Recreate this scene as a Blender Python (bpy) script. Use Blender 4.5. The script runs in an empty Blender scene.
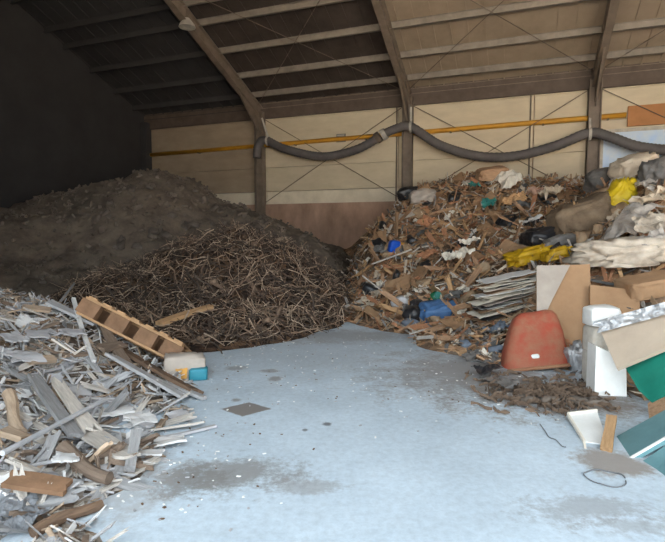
import bpy, math, random
import numpy as np
from mathutils import Vector, Matrix, noise as mn

random.seed(11)
rng = random.Random(7)
sc = bpy.context.scene
COL = sc.collection
PI = math.pi

# ------------------------------------------------------------------ camera
F = 500.0
CX, CY = 332.5, 271.0
HOR = 235.0
CAMZ = 1.6
pitch = math.atan((CY - HOR) / F)
cam = bpy.data.objects.new('camera', bpy.data.cameras.new('camera'))
COL.objects.link(cam)
cam.location = (0, 0, CAMZ)
cam.rotation_euler = (PI / 2 - pitch, 0, 0)
cam.data.sensor_width = 36.0
cam.data.lens = F / 665.0 * 36.0
cam.data.clip_end = 300
sc.camera = cam
EYE = Vector((0, 0, CAMZ))
CP, SP = math.cos(pitch), math.sin(pitch)


def ray(px, py):
    a, b = (px - CX) / F, -(py - CY) / F
    return Vector((a, CP + b * SP, -SP + b * CP))


def at(px, py, Y):
    d = ray(px, py)
    return EYE + d * (Y / d.y)


def flr(px, py, z=0.0):
    d = ray(px, py)
    return EYE + d * ((z - CAMZ) / d.z)


# building frame: s runs along the back wall, d comes out of it towards the yard
C0 = Vector((-2.84, 20.6, 0))
SX, SY = 0.9367, -0.350
NX, NY = -0.350, -0.9367
YAW = math.atan2(SY, SX)


def B(s, d, z):
    return Vector((C0.x + SX * s + NX * d, C0.y + SY * s + NY * d, z))


def onwall(px, py, d):
    r = ray(px, py)
    n = Vector((NX, NY, 0))
    p0 = B(0, d, 0)
    t = (p0 - EYE).dot(n) / r.dot(n)
    return EYE + r * t


# ------------------------------------------------------------------ materials
def lin(c):
    return tuple(((v / 255) / 12.92 if v / 255 <= 0.04045 else ((v / 255 + 0.055) / 1.055) ** 2.4) for v in c) + (1,)


MATS = {}


def mat(name, c1, c2=None, scale=5.0, rough=0.85, bump=0.25, var=0.25, metal=0.0, stretch=(1, 1, 1), bscale=None, spec=0.3, contrast=0.25):
    if name in MATS:
        return MATS[name]
    m = bpy.data.materials.new(name)
    m.use_nodes = True
    nt = m.node_tree
    N, L = nt.nodes, nt.links
    p = N['Principled BSDF']
    tc = N.new('ShaderNodeTexCoord')
    mp = N.new('ShaderNodeMapping')
    mp.inputs['Scale'].default_value = stretch
    L.new(tc.outputs['Object'], mp.inputs['Vector'])
    nz = N.new('ShaderNodeTexNoise')
    nz.inputs['Scale'].default_value = scale
    nz.inputs['Detail'].default_value = 7
    nz.inputs['Roughness'].default_value = 0.65
    L.new(mp.outputs[0], nz.inputs['Vector'])
    rp = N.new('ShaderNodeValToRGB')
    rp.color_ramp.elements[0].position = 0.5 - contrast
    rp.color_ramp.elements[1].position = 0.5 + contrast
    rp.color_ramp.elements[0].color = lin(c2 or tuple(v * 0.72 for v in c1))
    rp.color_ramp.elements[1].color = lin(c1)
    L.new(nz.outputs['Fac'], rp.inputs['Fac'])
    oi = N.new('ShaderNodeObjectInfo')
    ma = N.new('ShaderNodeMapRange')
    ma.inputs['To Min'].default_value = 1 - var
    ma.inputs['To Max'].default_value = 1 + var
    L.new(oi.outputs['Random'], ma.inputs['Value'])
    hs = N.new('ShaderNodeHueSaturation')
    L.new(ma.outputs[0], hs.inputs['Value'])
    L.new(rp.outputs[0], hs.inputs['Color'])
    L.new(hs.outputs[0], p.inputs['Base Color'])
    p.inputs['Roughness'].default_value = rough
    p.inputs['Metallic'].default_value = metal
    p.inputs['Specular IOR Level'].default_value = spec
    if bump:
        n2 = N.new('ShaderNodeTexNoise')
        n2.inputs['Scale'].default_value = bscale or scale * 4
        n2.inputs['Detail'].default_value = 6
        L.new(mp.outputs[0], n2.inputs['Vector'])
        bp = N.new('ShaderNodeBump')
        bp.inputs['Strength'].default_value = bump
        bp.inputs['Distance'].default_value = 0.02
        L.new(n2.outputs['Fac'], bp.inputs['Height'])
        L.new(bp.outputs[0], p.inputs['Normal'])
    MATS[name] = m
    return m


def litter_mat(name, cols, scale, bump=0.8, base_scale=1.2):
    """mottled compacted litter: a random colour from a ramp for every voronoi cell"""
    m = bpy.data.materials.new(name)
    m.use_nodes = True
    nt = m.node_tree
    N, L = nt.nodes, nt.links
    p = N['Principled BSDF']
    tc = N.new('ShaderNodeTexCoord')
    nz = N.new('ShaderNodeTexNoise')
    nz.inputs['Scale'].default_value = scale * 0.6
    nz.inputs['Detail'].default_value = 5
    L.new(tc.outputs['Object'], nz.inputs['Vector'])
    mx = N.new('ShaderNodeVectorMath')
    mx.operation = 'MULTIPLY_ADD'
    mx.inputs[1].default_value = (0.25, 0.25, 0.25)
    L.new(nz.outputs['Color'], mx.inputs[0])
    L.new(tc.outputs['Object'], mx.inputs[2])
    vo = N.new('ShaderNodeTexVoronoi')
    vo.inputs['Scale'].default_value = scale
    L.new(mx.outputs[0], vo.inputs['Vector'])
    sp = N.new('ShaderNodeSeparateColor')
    L.new(vo.outputs['Color'], sp.inputs[0])
    rp = N.new('ShaderNodeValToRGB')
    rp.color_ramp.interpolation = 'CONSTANT'
    els = rp.color_ramp.elements
    els[0].color = lin(cols[0])
    els[1].position = 1.0 / len(cols)
    els[1].color = lin(cols[1])
    for i in range(2, len(cols)):
        e = els.new(i / len(cols))
        e.color = lin(cols[i])
    L.new(sp.outputs[0], rp.inputs['Fac'])
    L.new(rp.outputs[0], p.inputs['Base Color'])
    p.inputs['Roughness'].default_value = 0.9
    p.inputs['Specular IOR Level'].default_value = 0.2
    n2 = N.new('ShaderNodeTexNoise')
    n2.inputs['Scale'].default_value = scale * 2.5
    n2.inputs['Detail'].default_value = 8
    L.new(tc.outputs['Object'], n2.inputs['Vector'])
    bp = N.new('ShaderNodeBump')
    bp.inputs['Strength'].default_value = bump
    bp.inputs['Distance'].default_value = 0.05
    L.new(n2.outputs['Fac'], bp.inputs['Height'])
    L.new(bp.outputs[0], p.inputs['Normal'])
    return m


ST = (1, 9, 9)   # grain along x
M = dict(
    steel=mat('painted_steel', (140, 124, 110), (104, 92, 80), 3, 0.6, 0.15, 0.0),
    purlin=mat('purlin_steel', (152, 142, 130), (118, 108, 98), 3, 0.55, 0.1, 0.1),
    darksteel=mat('dark_rod', (120, 104, 90), None, 5, 0.6, 0, 0.0),
    roof_dark=mat('roof_sheet_darker', (82, 72, 66), (58, 50, 46), 1.5, 0.8, 0.3, 0.0),  # darker sheet colour for the second bay
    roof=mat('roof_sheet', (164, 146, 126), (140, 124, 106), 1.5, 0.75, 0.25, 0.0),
    dark=mat('shade_dark_sheet', (74, 72, 72), (64, 62, 62), 1.0, 0.95, 0.2, 0.0, spec=0.05),  # shade of the end bay put into a dark base colour
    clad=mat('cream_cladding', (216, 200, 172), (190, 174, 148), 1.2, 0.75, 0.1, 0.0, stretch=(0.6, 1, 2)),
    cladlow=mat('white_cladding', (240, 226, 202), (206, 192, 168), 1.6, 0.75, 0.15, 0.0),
    clad2=mat('shade_toned_cladding', (176, 156, 132), (146, 128, 108), 1.3, 0.75, 0.1, 0.0, stretch=(0.6, 1, 2)),  # cream cladding darkened to carry the shade of the end bay
    concrete=mat('stained_concrete', (206, 168, 144), (140, 112, 94), 1.4, 0.9, 0.5, 0.0, stretch=(1, 1, 0.5)),
    yellow=mat('yellow_paint', (214, 156, 48), (176, 122, 40), 2, 0.5, 0.1, 0.0),
    orange=mat('orange_board', (186, 128, 78), (160, 108, 64), 2, 0.6, 0.1, 0.0),
    hose=mat('grey_hose', (112, 106, 104), (84, 78, 76), 3, 0.6, 0.1, 0.0),
    strap=mat('pale_strap', (216, 208, 196), None, 4, 0.6, 0.1, 0.0),
    bluepanel=mat('pale_blue_panel', (170, 200, 236), (206, 214, 222), 0.9, 0.35, 0.0, 0.0, contrast=0.12),
    frame=mat('window_frame', (210, 200, 184), None, 4, 0.6, 0.1, 0.0),
    earth=mat('grey_earth', (134, 120, 106), (80, 70, 62), 2.5, 0.95, 1.0, 0.0, bscale=14),
    pale=mat('wood_pale', (214, 205, 195), (167, 158, 150), 5, 0.85, 0.4, 0.2, stretch=ST),
    grey=mat('wood_weathered', (181, 179, 179), (134, 132, 132), 5, 0.9, 0.4, 0.2, stretch=ST),
    dusttan=mat('wood_dusty_tan', (196, 172, 148), (152, 130, 110), 5, 0.85, 0.4, 0.2, stretch=ST),
    dustbrown=mat('wood_dusty_brown', (144, 124, 108), (106, 90, 78), 5, 0.85, 0.4, 0.2, stretch=ST),
    tan=mat('wood_tan', (205, 166, 123), (158, 121, 86), 5, 0.85, 0.4, 0.2, stretch=ST),
    brown=mat('wood_brown', (197, 159, 125), (142, 110, 85), 5, 0.85, 0.4, 0.2, stretch=ST),
    rust=mat('wood_rust', (196, 140, 105), (145, 102, 75), 5, 0.85, 0.4, 0.2, stretch=ST),
    dkwood=mat('wood_dark', (132, 106, 86), (86, 69, 57), 5, 0.9, 0.4, 0.2, stretch=ST),
    pallet=mat('pallet_wood', (200, 160, 120), (160, 124, 90), 5, 0.8, 0.3, 0.12, stretch=ST),
    block=mat('pallet_block', (146, 112, 86), (108, 82, 62), 6, 0.85, 0.3, 0.1),
    board=mat('white_board', (226, 224, 222), (190, 186, 184), 3, 0.8, 0.3, 0.15),
    gboard=mat('grey_board', (191, 189, 191), (155, 151, 151), 3, 0.8, 0.3, 0.2),
    card=mat('cardboard', (168, 134, 102), (142, 110, 82), 3, 0.85, 0.15, 0.15),
    cardgrey=mat('pale_cardboard', (188, 176, 164), (160, 148, 138), 3, 0.8, 0.15, 0.1),
    paper=mat('white_paper', (236, 228, 214), (200, 188, 172), 4, 0.75, 0.2, 0.12),
    cream=mat('cream_plastic', (218, 202, 180), (172, 154, 134), 4, 0.5, 0.2, 0.12),
    sack=mat('dirty_woven_sack', (208, 196, 180), (138, 122, 106), 4, 0.55, 0.3, 0.08),
    film=mat('grey_film', (196, 188, 180), (132, 120, 110), 5, 0.4, 0.25, 0.12),
    ybag=mat('yellow_bag', (226, 196, 40), (176, 146, 30), 5, 0.4, 0.2, 0.05),
    ysheet=mat('yellow_sheet', (214, 172, 34), (160, 120, 30), 6, 0.45, 0.25, 0.05),
    burlap=mat('brown_sacking', (177, 151, 121), (130, 106, 85), 9, 0.95, 0.5, 0.1),
    sackcloth=mat('brown_sackcloth', (140, 120, 98), (92, 76, 62), 6, 0.95, 0.7, 0.0, bscale=30),
    dkbag=mat('black_plastic', (52, 50, 52), (32, 31, 33), 6, 0.35, 0.3, 0.2, spec=0.5),
    gbag=mat('grey_plastic', (120, 116, 112), (84, 80, 78), 6, 0.4, 0.3, 0.2),
    blue=mat('blue_tarp', (92, 130, 176), (66, 96, 136), 6, 0.45, 0.3, 0.05),
    blue2=mat('bright_blue', (26, 92, 206), (20, 72, 170), 6, 0.45, 0.1, 0.05),
    teal=mat('teal_plastic', (66, 140, 128), (44, 104, 98), 6, 0.45, 0.2, 0.08),
    tealprint=mat('teal_print', (64, 146, 162), (44, 118, 138), 8, 0.5, 0.1, 0.0),
    orangeprint=mat('orange_print', (226, 164, 72), None, 8, 0.5, 0.1, 0.0),
    green=mat('green_glass', (44, 120, 84), (30, 90, 64), 8, 0.25, 0.0, 0.0, spec=0.6),
    greensheet=mat('green_sheet', (38, 132, 112), (24, 104, 88), 3, 0.45, 0.1, 0.05),
    tealgrey=mat('teal_grey_board', (116, 156, 160), (92, 130, 136), 3, 0.6, 0.15, 0.05),
    red=mat('faded_red_plastic', (164, 72, 54), (152, 104, 80), 5, 0.75, 0.5, 0.0, contrast=.16),
    dustrim=mat('dusty_rim', (168, 128, 98), (140, 92, 68), 8, 0.9, 0.4, 0.0),
    foam=mat('white_foam', (244, 243, 240), (220, 218, 214), 4, 0.9, 0.15, 0.04),
    foamgrey=mat('dirty_foam', (210, 204, 194), (164, 154, 142), 6, 0.8, 0.3, 0.05),
    foil=mat('silver_foil', (206, 206, 208), (140, 140, 142), 9, 0.4, 0.5, 0.05, metal=0.5),
    dullfoil=mat('dull_foil', (150, 152, 156), (96, 98, 102), 7, 0.6, 0.5, 0.1, metal=0.2),
    foilback=mat('beige_foil_back', (198, 180, 160), (176, 158, 140), 3, 0.5, 0.1, 0.05),
    twig=mat('twig_brown', (146, 122, 102), (100, 82, 70), 6, 0.9, 0.2, 0.3),
    twigpale=mat('twig_pale', (190, 168, 146), (146, 124, 104), 6, 0.9, 0.2, 0.2),
    twigdark=mat('twig_dark', (92, 78, 68), (62, 52, 46), 6, 0.9, 0.2, 0.25),
    cloth=mat('blue_grey_cloth', (128, 138, 152), (92, 98, 108), 5, 0.9, 0.3, 0.1),
    stone=mat('grey_clod', (124, 112, 102), (88, 78, 70), 6, 0.95, 0.5, 0.2),
    wire=mat('dark_wire', (120, 122, 126), None, 5, 0.5, 0, 0.0),
    pipe=mat('grey_pipe', (202, 202, 206), (168, 168, 172), 4, 0.5, 0.1, 0.0),
    pink=mat('pinkish_film', (208, 172, 152), (160, 126, 108), 5, 0.5, 0.2, 0.1),
)
TIMBER = litter_mat('timber_litter', [(150, 138, 126), (110, 98, 88), (186, 178, 170), (128, 106, 86), (84, 74, 66), (170, 160, 152)], 9)
RUBBISH = litter_mat('rubbish_litter', [(158, 126, 98), (122, 96, 74), (184, 150, 116), (104, 84, 68), (146, 120, 98), (166, 124, 92), (116, 100, 86)], 7)
BRUSH = litter_mat('brush_litter', [(84, 64, 50), (60, 46, 38), (104, 80, 60), (48, 38, 32)], 12)


# ------------------------------------------------------------------ objects
def raw(name, verts, faces, m, parent=None, smooth=False):
    me = bpy.data.meshes.new(name)
    me.from_pydata([tuple(v) for v in verts], [], faces)
    for mm in (m if isinstance(m, (list, tuple)) else [m]):
        me.materials.append(mm)
    if smooth:
        me.shade_smooth()
    me.update()
    o = bpy.data.objects.new(name, me)
    COL.objects.link(o)
    if parent is not None:
        o.parent = parent
    return o


def tag(o, label, cat, group=None, kind=None):
    if label:
        o['label'] = label
    if cat:
        o['category'] = cat
    if group:
        o['group'] = group
    if kind:
        o['kind'] = kind
    return o


def struct(name, verts, faces, m, label=None, smooth=False):
    o = raw(name, verts, faces, m, None, smooth)
    o['kind'] = 'structure'
    if label:
        o['label'] = label
    return o


def empty(name, loc):
    o = bpy.data.objects.new(name, None)
    COL.objects.link(o)
    o.location = loc
    o.empty_display_size = 0.1
    return o


class MB:
    def __init__(s):
        s.v, s.f = [], []

    def add(s, v, f):
        b = len(s.v)
        s.v += [Vector(p) for p in v]
        s.f += [[i + b for i in q] for q in f]
        return s


BOXF = [(0, 3, 2, 1), (4, 5, 6, 7), (0, 1, 5, 4), (1, 2, 6, 5), (2, 3, 7, 6), (3, 0, 4, 7)]


def box(sx, sy, sz, c=(0, 0, 0)):
    x, y, z = sx / 2, sy / 2, sz / 2
    return ([Vector((c[0] + a * x, c[1] + b * y, c[2] + d * z)) for d in (-1, 1) for a, b in ((-1, -1), (1, -1), (1, 1), (-1, 1))], BOXF)


def bbox_pts(fn, s0, s1, d0, d1, z0, z1):
    v = [fn(s0, d1, z0), fn(s1, d1, z0), fn(s1, d0, z0), fn(s0, d0, z0), fn(s0, d1, z1), fn(s1, d1, z1), fn(s1, d0, z1), fn(s0, d0, z1)]
    return v, BOXF


def beam(a, b, w, h, up=Vector((0, 0, 1))):
    a, b = Vector(a), Vector(b)
    x = (b - a).normalized()
    y = up.cross(x).normalized()
    z = x.cross(y)
    v = []
    for p in (a, b):
        for q, r in ((-1, -1), (1, -1), (1, 1), (-1, 1)):
            v.append(p + y * q * w / 2 + z * r * h / 2)
    return v, [(0, 1, 2, 3), (7, 6, 5, 4), (0, 4, 5, 1), (1, 5, 6, 2), (2, 6, 7, 3), (3, 7, 4, 0)]


def hbeam(a, b, w, h, t=0.03, up=Vector((0, 0, 1))):
    mb = MB()
    a, b = Vector(a), Vector(b)
    x = (b - a).normalized()
    y = up.cross(x).normalized()
    z = x.cross(y)
    mb.add(*beam(a + z * (h / 2 - t / 2), b + z * (h / 2 - t / 2), w, t, up))
    mb.add(*beam(a - z * (h / 2 - t / 2), b - z * (h / 2 - t / 2), w, t, up))
    mb.add(*beam(a, b, t, h - 2 * t, up))
    return mb.v, mb.f


def tube(pts, r, n=8, caps=True, ripple=None):
    pts = [Vector(p) for p in pts]
    v, f = [], []
    rs = r if isinstance(r, (list, tuple)) else [r] * len(pts)
    t0 = (pts[1] - pts[0]).normalized()
    u = t0.orthogonal().normalized()
    for i, p in enumerate(pts):
        t = (pts[min(i + 1, len(pts) - 1)] - pts[max(i - 1, 0)]).normalized()
        u = (u - t * u.dot(t)).normalized()
        w = t.cross(u)
        for k in range(n):
            a = 2 * PI * k / n
            v.append(p + (u * math.cos(a) + w * math.sin(a)) * rs[i])
    for i in range(len(pts) - 1):
        for k in range(n):
            f.append((i * n + k, i * n + (k + 1) % n, (i + 1) * n + (k + 1) % n, (i + 1) * n + k))
    if caps:
        f.append(tuple(range(n - 1, -1, -1)))
        f.append(tuple(range((len(pts) - 1) * n, len(pts) * n)))
    return v, f


def spline(pts, k=10):
    pts = [Vector(p) for p in pts]
    P = [pts[0]] + pts + [pts[-1]]
    out = []
    for i in range(len(pts) - 1):
        a, b, c, d = P[i:i + 4]
        for j in range(k):
            t = j / k
            out.append(0.5 * ((2 * b) + (c - a) * t + (2 * a - 5 * b + 4 * c - d) * t * t + (3 * b - a - 3 * c + d) * t ** 3))
    out.append(pts[-1])
    return out


def plank_mesh(L, W, T, seed, rag=0.12, warp=0.02, nl=6, nw=4):
    """a board along x with ragged ends and a slight warp"""
    r = random.Random(seed)
    v, f = [], []
    e0 = [r.uniform(0, rag) * L for _ in range(nw + 1)]
    e1 = [r.uniform(0, rag) * L for _ in range(nw + 1)]
    tw, bd = r.uniform(-warp, warp), r.uniform(-warp, warp) * L
    for side in (-1, 1):
        for j in range(nw + 1):
            for i in range(nl + 1):
                t = i / nl
                x = -L / 2 + e0[j] + (L - e0[j] - e1[j]) * t
                y = (j / nw - 0.5) * W * (1 + 0.06 * math.sin(5 * t + seed))
                z = side * T / 2 + bd * (1 - (2 * t - 1) ** 2) + tw * (t - 0.5) * y * 8
                v.append((x, y, z))
    n1 = (nl + 1) * (nw + 1)

    def I(s, j, i):
        return s * n1 + j * (nl + 1) + i
    for j in range(nw):
        for i in range(nl):
            f.append((I(1, j, i), I(1, j, i + 1), I(1, j + 1, i + 1), I(1, j + 1, i)))
            f.append((I(0, j, i), I(0, j + 1, i), I(0, j + 1, i + 1), I(0, j, i + 1)))
    for i in range(nl):
        f.append((I(0, 0, i), I(0, 0, i + 1), I(1, 0, i + 1), I(1, 0, i)))
        f.append((I(0, nw, i + 1), I(0, nw, i), I(1, nw, i), I(1, nw, i + 1)))
    for j in range(nw):
        f.append((I(0, j + 1, 0), I(0, j, 0), I(1, j, 0), I(1, j + 1, 0)))
        f.append((I(0, j, nl), I(0, j + 1, nl), I(1, j + 1, nl), I(1, j, nl)))
    return v, f


def sheet_mesh(W, H, seed, amp=0.06, n=10, th=0.006, freq=3.0, rag=0.08, drape=0.0):
    """a creased sheet with real thickness and an uneven edge"""
    r = random.Random(seed)
    ox = r.uniform(0, 100)
    v, f = [], []
    top = []
    for j in range(n + 1):
        for i in range(n + 1):
            u, w = i / n * 2 - 1, j / n * 2 - 1
            k = 1 - rag * (1 + mn.noise((u * 2 + ox, w * 2, 3.3)) * 2) * max(abs(u), abs(w)) ** 2
            x, y = u * W / 2 * k, w * H / 2 * k
            q = Vector((x * freq + ox, y * freq, 1.7))
            z = amp * (1 - 2 * abs(mn.noise(q))) + amp * 0.5 * (1 - 2 * abs(mn.noise(q * 2.6))) - drape * (u * u + w * w) * 0.5
            top.append(Vector((x, y, z)))
    m1 = (n + 1) ** 2
    v = top + [p - Vector((0, 0, th)) for p in top]

    def I(s, j, i):
        return s * m1 + j * (n + 1) + i
    for j in range(n):
        for i in range(n):
            f.append((I(0, j, i), I(0, j, i + 1), I(0, j + 1, i + 1), I(0, j + 1, i)))
            f.append((I(1, j, i), I(1, j + 1, i), I(1, j + 1, i + 1), I(1, j, i + 1)))
    for i in range(n):
        f.append((I(1, 0, i), I(1, 0, i + 1), I(0, 0, i + 1), I(0, 0, i)))
        f.append((I(0, n, i), I(0, n, i + 1), I(1, n, i + 1), I(1, n, i)))
        f.append((I(0, i, 0), I(0, i + 1, 0), I(1, i + 1, 0), I(1, i, 0)))
        f.append((I(1, i, n), I(1, i + 1, n), I(0, i + 1, n), I(0, i, n)))
    return v, f


def ico(sub):
    import bmesh
    bm = bmesh.new()
    bmesh.ops.create_icosphere(bm, subdivisions=sub, radius=1)
    v = [x.co.copy() for x in bm.verts]
    f = [[x.index for x in q.verts] for q in bm.faces]
    bm.free()
    return v, f


ICO = {k: ico(k) for k in (2, 3, 4)}


def bag_mesh(rx, ry, rz, seed, sub=4, lump=0.22, crease=0.14, sq=0.7, fold=0.0):
    r = random.Random(seed)
    o = Vector((r.uniform(0, 90), r.uniform(0, 90), r.uniform(0, 90)))
    V, Fc = ICO[sub]
    out = []
    for p in V:
        d = 1 + lump * mn.noise(p * 1.3 + o) * 1.6 + crease * (0.5 - abs(mn.noise(p * 3.1 + o * 1.3)) * 2) + crease * 0.6 * (0.5 - abs(mn.noise(p * 6.5 + o)) * 2)
        if fold:
            d += fold * (0.45 - abs(mn.noise(Vector((p.x * 1.1 + p.y * 1.5, p.y * 4.5 - p.x, p.z * 4.5)) + o)) * 2) + fold * .5 * (0.45 - abs(mn.noise(Vector((p.x * 3 + p.z * 2, p.y * 9, p.z * 9 + p.x * 2)) + o)) * 2)
        q = Vector([math.copysign(abs(c) ** sq, c) for c in p]) * d
        z = q.z
        if z < -0.55:
            z = -0.55 + (z + 0.55) * 0.3
        out.append((q.x * rx, q.y * ry, z * rz))
    return out, Fc


def prism(poly, th, toward=None):
    """a flat board from 3-D corner points, given real thickness behind its face"""
    P = [Vector(p) for p in poly]
    n = Vector((0, 0, 0))
    for i in range(len(P)):
        a, b = P[i], P[(i + 1) % len(P)]
        n += a.cross(b)
    n.normalize()
    c = sum(P, Vector()) / len(P)
    if n.dot(EYE - c) < 0:
        P = P[::-1]
        n = -n
    k = len(P)
    # keep the face flat
    P = [p - n * (p - c).dot(n) * 0.6 for p in P]
    v = P + [p - n * th for p in P]
    f = [tuple(range(k)), tuple(range(2 * k - 1, k - 1, -1))]
    for i in range(k):
        j = (i + 1) % k
        f.append((i, i + k, j + k, j))
    return v, f, n


def finish(o, loc, rot=None):
    """put a mesh whose verts are about the origin at loc"""
    o.location = loc
    if rot is not None:
        o.rotation_mode = 'QUATERNION'
        o.rotation_quaternion = rot
    return o


def world_obj(name, v, f, m, smooth=False, parent=None):
    """mesh given in world space, re-centred on its own origin (the lowest middle point)"""
    v = [Vector(p) for p in v]
    c = sum(v, Vector()) / len(v)
    c.z = min(p.z for p in v)
    if parent is not None:
        base = Vector(parent.location)
        return raw(name, [p - base for p in v], f, m, parent, smooth)
    o = raw(name, [p - c for p in v], f, m, None, smooth)
    o.location = c
    return o


# ------------------------------------------------------------------ heaps as height fields
class Heap:
    def __init__(s, pts, rough, freq, seed):
        P = np.array([[p[0], p[1]] for p in pts], float)
        z = np.array([p[2] for p in pts], float)
        n = len(P)
        D = np.sqrt(((P[:, None] - P[None]) ** 2).sum(-1) + 0.05)
        A = np.zeros((n + 1, n + 1))
        A[:n, :n] = D + np.eye(n) * 1e-3
        A[:n, n] = A[n, :n] = 1
        s.w = np.linalg.solve(A, np.append(z, 0))
        s.P = P
        s.rough, s.freq, s.seed = rough, freq, seed

    def base(s, X, Y):
        X, Y = np.atleast_1d(X).astype(float), np.atleast_1d(Y).astype(float)
        D = np.sqrt((X[..., None] - s.P[:, 0]) ** 2 + (Y[..., None] - s.P[:, 1]) ** 2 + 0.05)
        return D @ s.w[:-1] + s.w[-1]

    def rough_at(s, x, y):
        q = Vector((x * s.freq, y * s.freq, s.seed))
        return s.rough * (mn.noise(q) + 0.6 * mn.noise(q * 2.3) + 0.35 * mn.noise(q * 5.1))

    def z(s, x, y):
        b = float(s.base(x, y)[0])
        return b + s.rough_at(x, y) * min(1, max(0, b * 4 + 0.2))


def W(px, py, Y):
    return tuple(at(px, py, Y))


def G(px, py, z=0.0):
    p = flr(px, py)
    return (p.x, p.y, z)


timber = Heap([
    G(196, 412, -.02), G(168, 445, -.02), G(146, 480, -.02), G(118, 500, -.02), G(108, 535, -.02), (-1.0, 2.3, -.05), G(185, 385, 0.02),
    W(8, 296, 6.2), W(40, 304, 6.0), W(75, 322, 5.8), W(105, 350, 5.5), W(140, 378, 5.1),
    W(20, 340, 5.1), W(60, 350, 5.1), W(20, 400, 4.1), W(60, 400, 4.4), W(100, 400, 4.7), W(30, 450, 3.45), W(80, 440, 3.85), W(120, 440, 3.95),
    W(30, 500, 2.85), W(15, 535, 2.58), W(160, 400, 4.72),
    G(240, 440, -.35), G(215, 480, -.35), G(180, 530, -.35), (-0.4, 2.0, -.4), G(235, 395, -.35), G(215, 365, -.35),
    (-4.6, 6.6, .8), (-4.6, 5, .9), (-4.2, 4, .8), (-3.4, 3, .6), (-2.6, 2.2, .35), (-3.2, 7.6, -.1), (-1.9, 7.0, -.3), (-4.6, 8.2, -.1), (-2.2, 1.5, .1),
], 0.07, 2.6, 3.1)

brush = Heap([
    W(240, 232, 10.6), W(185, 248, 10.2), W(290, 248, 10.9), W(130, 285, 9.7), W(322, 285, 10.2), W(215, 270, 9.4), W(270, 280, 9.3), W(160, 300, 8.9), W(230, 310, 8.2), W(300, 312, 8.7), (-4.0, 9.2, .9),
    G(110, 348, .05), G(150, 356), G(205, 352), G(262, 346), G(302, 338), G(336, 328),
    G(110, 372, -.3), G(160, 374, -.35), G(210, 368, -.35), G(265, 360, -.35), G(305, 352, -.35), G(350, 336, -.35),
    (-2.2, 13, .9), (-.6, 13, .8), (-4.5, 12, .9), (0.4, 11.6, .2), (0.7, 10, -.3), (-5, 8.4, .2), (-1.4, 15, .2), (-4.5, 14.5, .2),
], 0.12, 1.7, 8.2)

soil = Heap([
    W(165, 171, 14.8), W(110, 184, 14.0), W(80, 216, 12.6), W(205, 190, 15.4), W(240, 208, 15.8), W(150, 215, 12.9), W(200, 230, 13.0), W(285, 222, 15.2), W(325, 246, 14.4), W(345, 275, 13.6),
    W(60, 250, 11.8), (-7.6, 14, 2.6), (-8, 12, 1.8), (-7.5, 10, .6), (-5.5, 10, .4), (0.6, 13, -.2), (1.0, 15, -.2),
    (-3.0, 12, .8), (-1, 12.5, .7), (-6.2, 18, 2.9), (-4, 18.6, 2.4), (-1.2, 18.4, 1.6), (0.2, 17.4, 1.0),
], 0.16, 1.1, 5.7)

rubbish = Heap([
    G(342, 318, .03), G(385, 330, .02), G(420, 346, .02), G(468, 356, .02), G(495, 362, .02), G(520, 362, .03), G(545, 364, .03), G(580, 372, .03), G(610, 382, .05), G(650, 398, .05),
    W(360, 275, 11.6), W(380, 290, 10.6), W(430, 292, 9.4), W(460, 262, 10.6), W(400, 246, 12.4), W(375, 226, 13.6), W(402, 206, 14.6), W(425, 186, 15.2), W(455, 184, 15.0), W(490, 176, 14.6),
    W(520, 190, 13.6), W(555, 194, 12.6), W(580, 204, 11.6), W(605, 190, 11.0), W(640, 172, 10.2), W(470, 222, 12.8), W(430, 232, 12.8), W(520, 232, 11.6), W(500, 266, 9.4), W(540, 255, 9.2),
    W(580, 240, 9.2), W(620, 226, 8.6), W(655, 205, 8.4), W(560, 275, 7.6), W(610, 285, 6.9), W(655, 280, 6.7), W(500, 318, 7.6), W(470, 322, 8.0), W(545, 325, 7.0), W(600, 345, 6.0), W(650, 345, 5.6), W(440, 325, 8.6),
    G(342, 340, -.35), G(390, 346, -.3), G(425, 364, -.3), G(470, 378, -.3), G(495, 384, -.3), G(540, 386, -.3), G(590, 395, -.3), G(630, 410, -.25),
    (0.0, 12.0, -.2), (0.0, 13.5, -.3), (0.3, 14.5, 0.0), (0.5, 15.6, .3), (0.0, 17.0, .1), (1.7, 17.6, 2.1), (3.5, 17.6, 3.0), (6.5, 16.5, 3.0), (9, 15, 3.0), (8, 10, 3.0), (6.6, 7.6, 2.2), (5.2, 5.4, 1.0), (5.2, 4.2, .4), (4.2, 3.7, -.2), (3.2, 4.0, -.15),
], 0.13, 1.6, 1.3)

HEAPS = [timber, brush, soil, rubbish]


def hit(px, py, heaps=HEAPS, off=0.0):
    d = ray(px, py)
    ts = np.arange(1.5, 24, 0.02)
    X, Y, Z = d.x * ts, d.y * ts, CAMZ + d.z * ts
    top = np.zeros_like(ts) + off
    for h in heaps:
        top = np.maximum(top, h.base(X, Y) + off)
    k = np.argmax(Z <= top)
    if not (Z <= top).any():
        return None
    p = EYE + d * ts[k]
    return p


def ztop(x, y, heaps=HEAPS):
    return max([0.0] + [h.z(x, y) for h in heaps])


def normal_at(x, y):
    def zz(a, b):
        return max(0.0, *[float(h.base(a, b)[0]) for h in HEAPS])
    e = 0.12
    n = Vector((zz(x - e, y) - zz(x + e, y), zz(x, y - e) - zz(x, y + e), 2 * e))
    return n.normalized()


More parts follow.
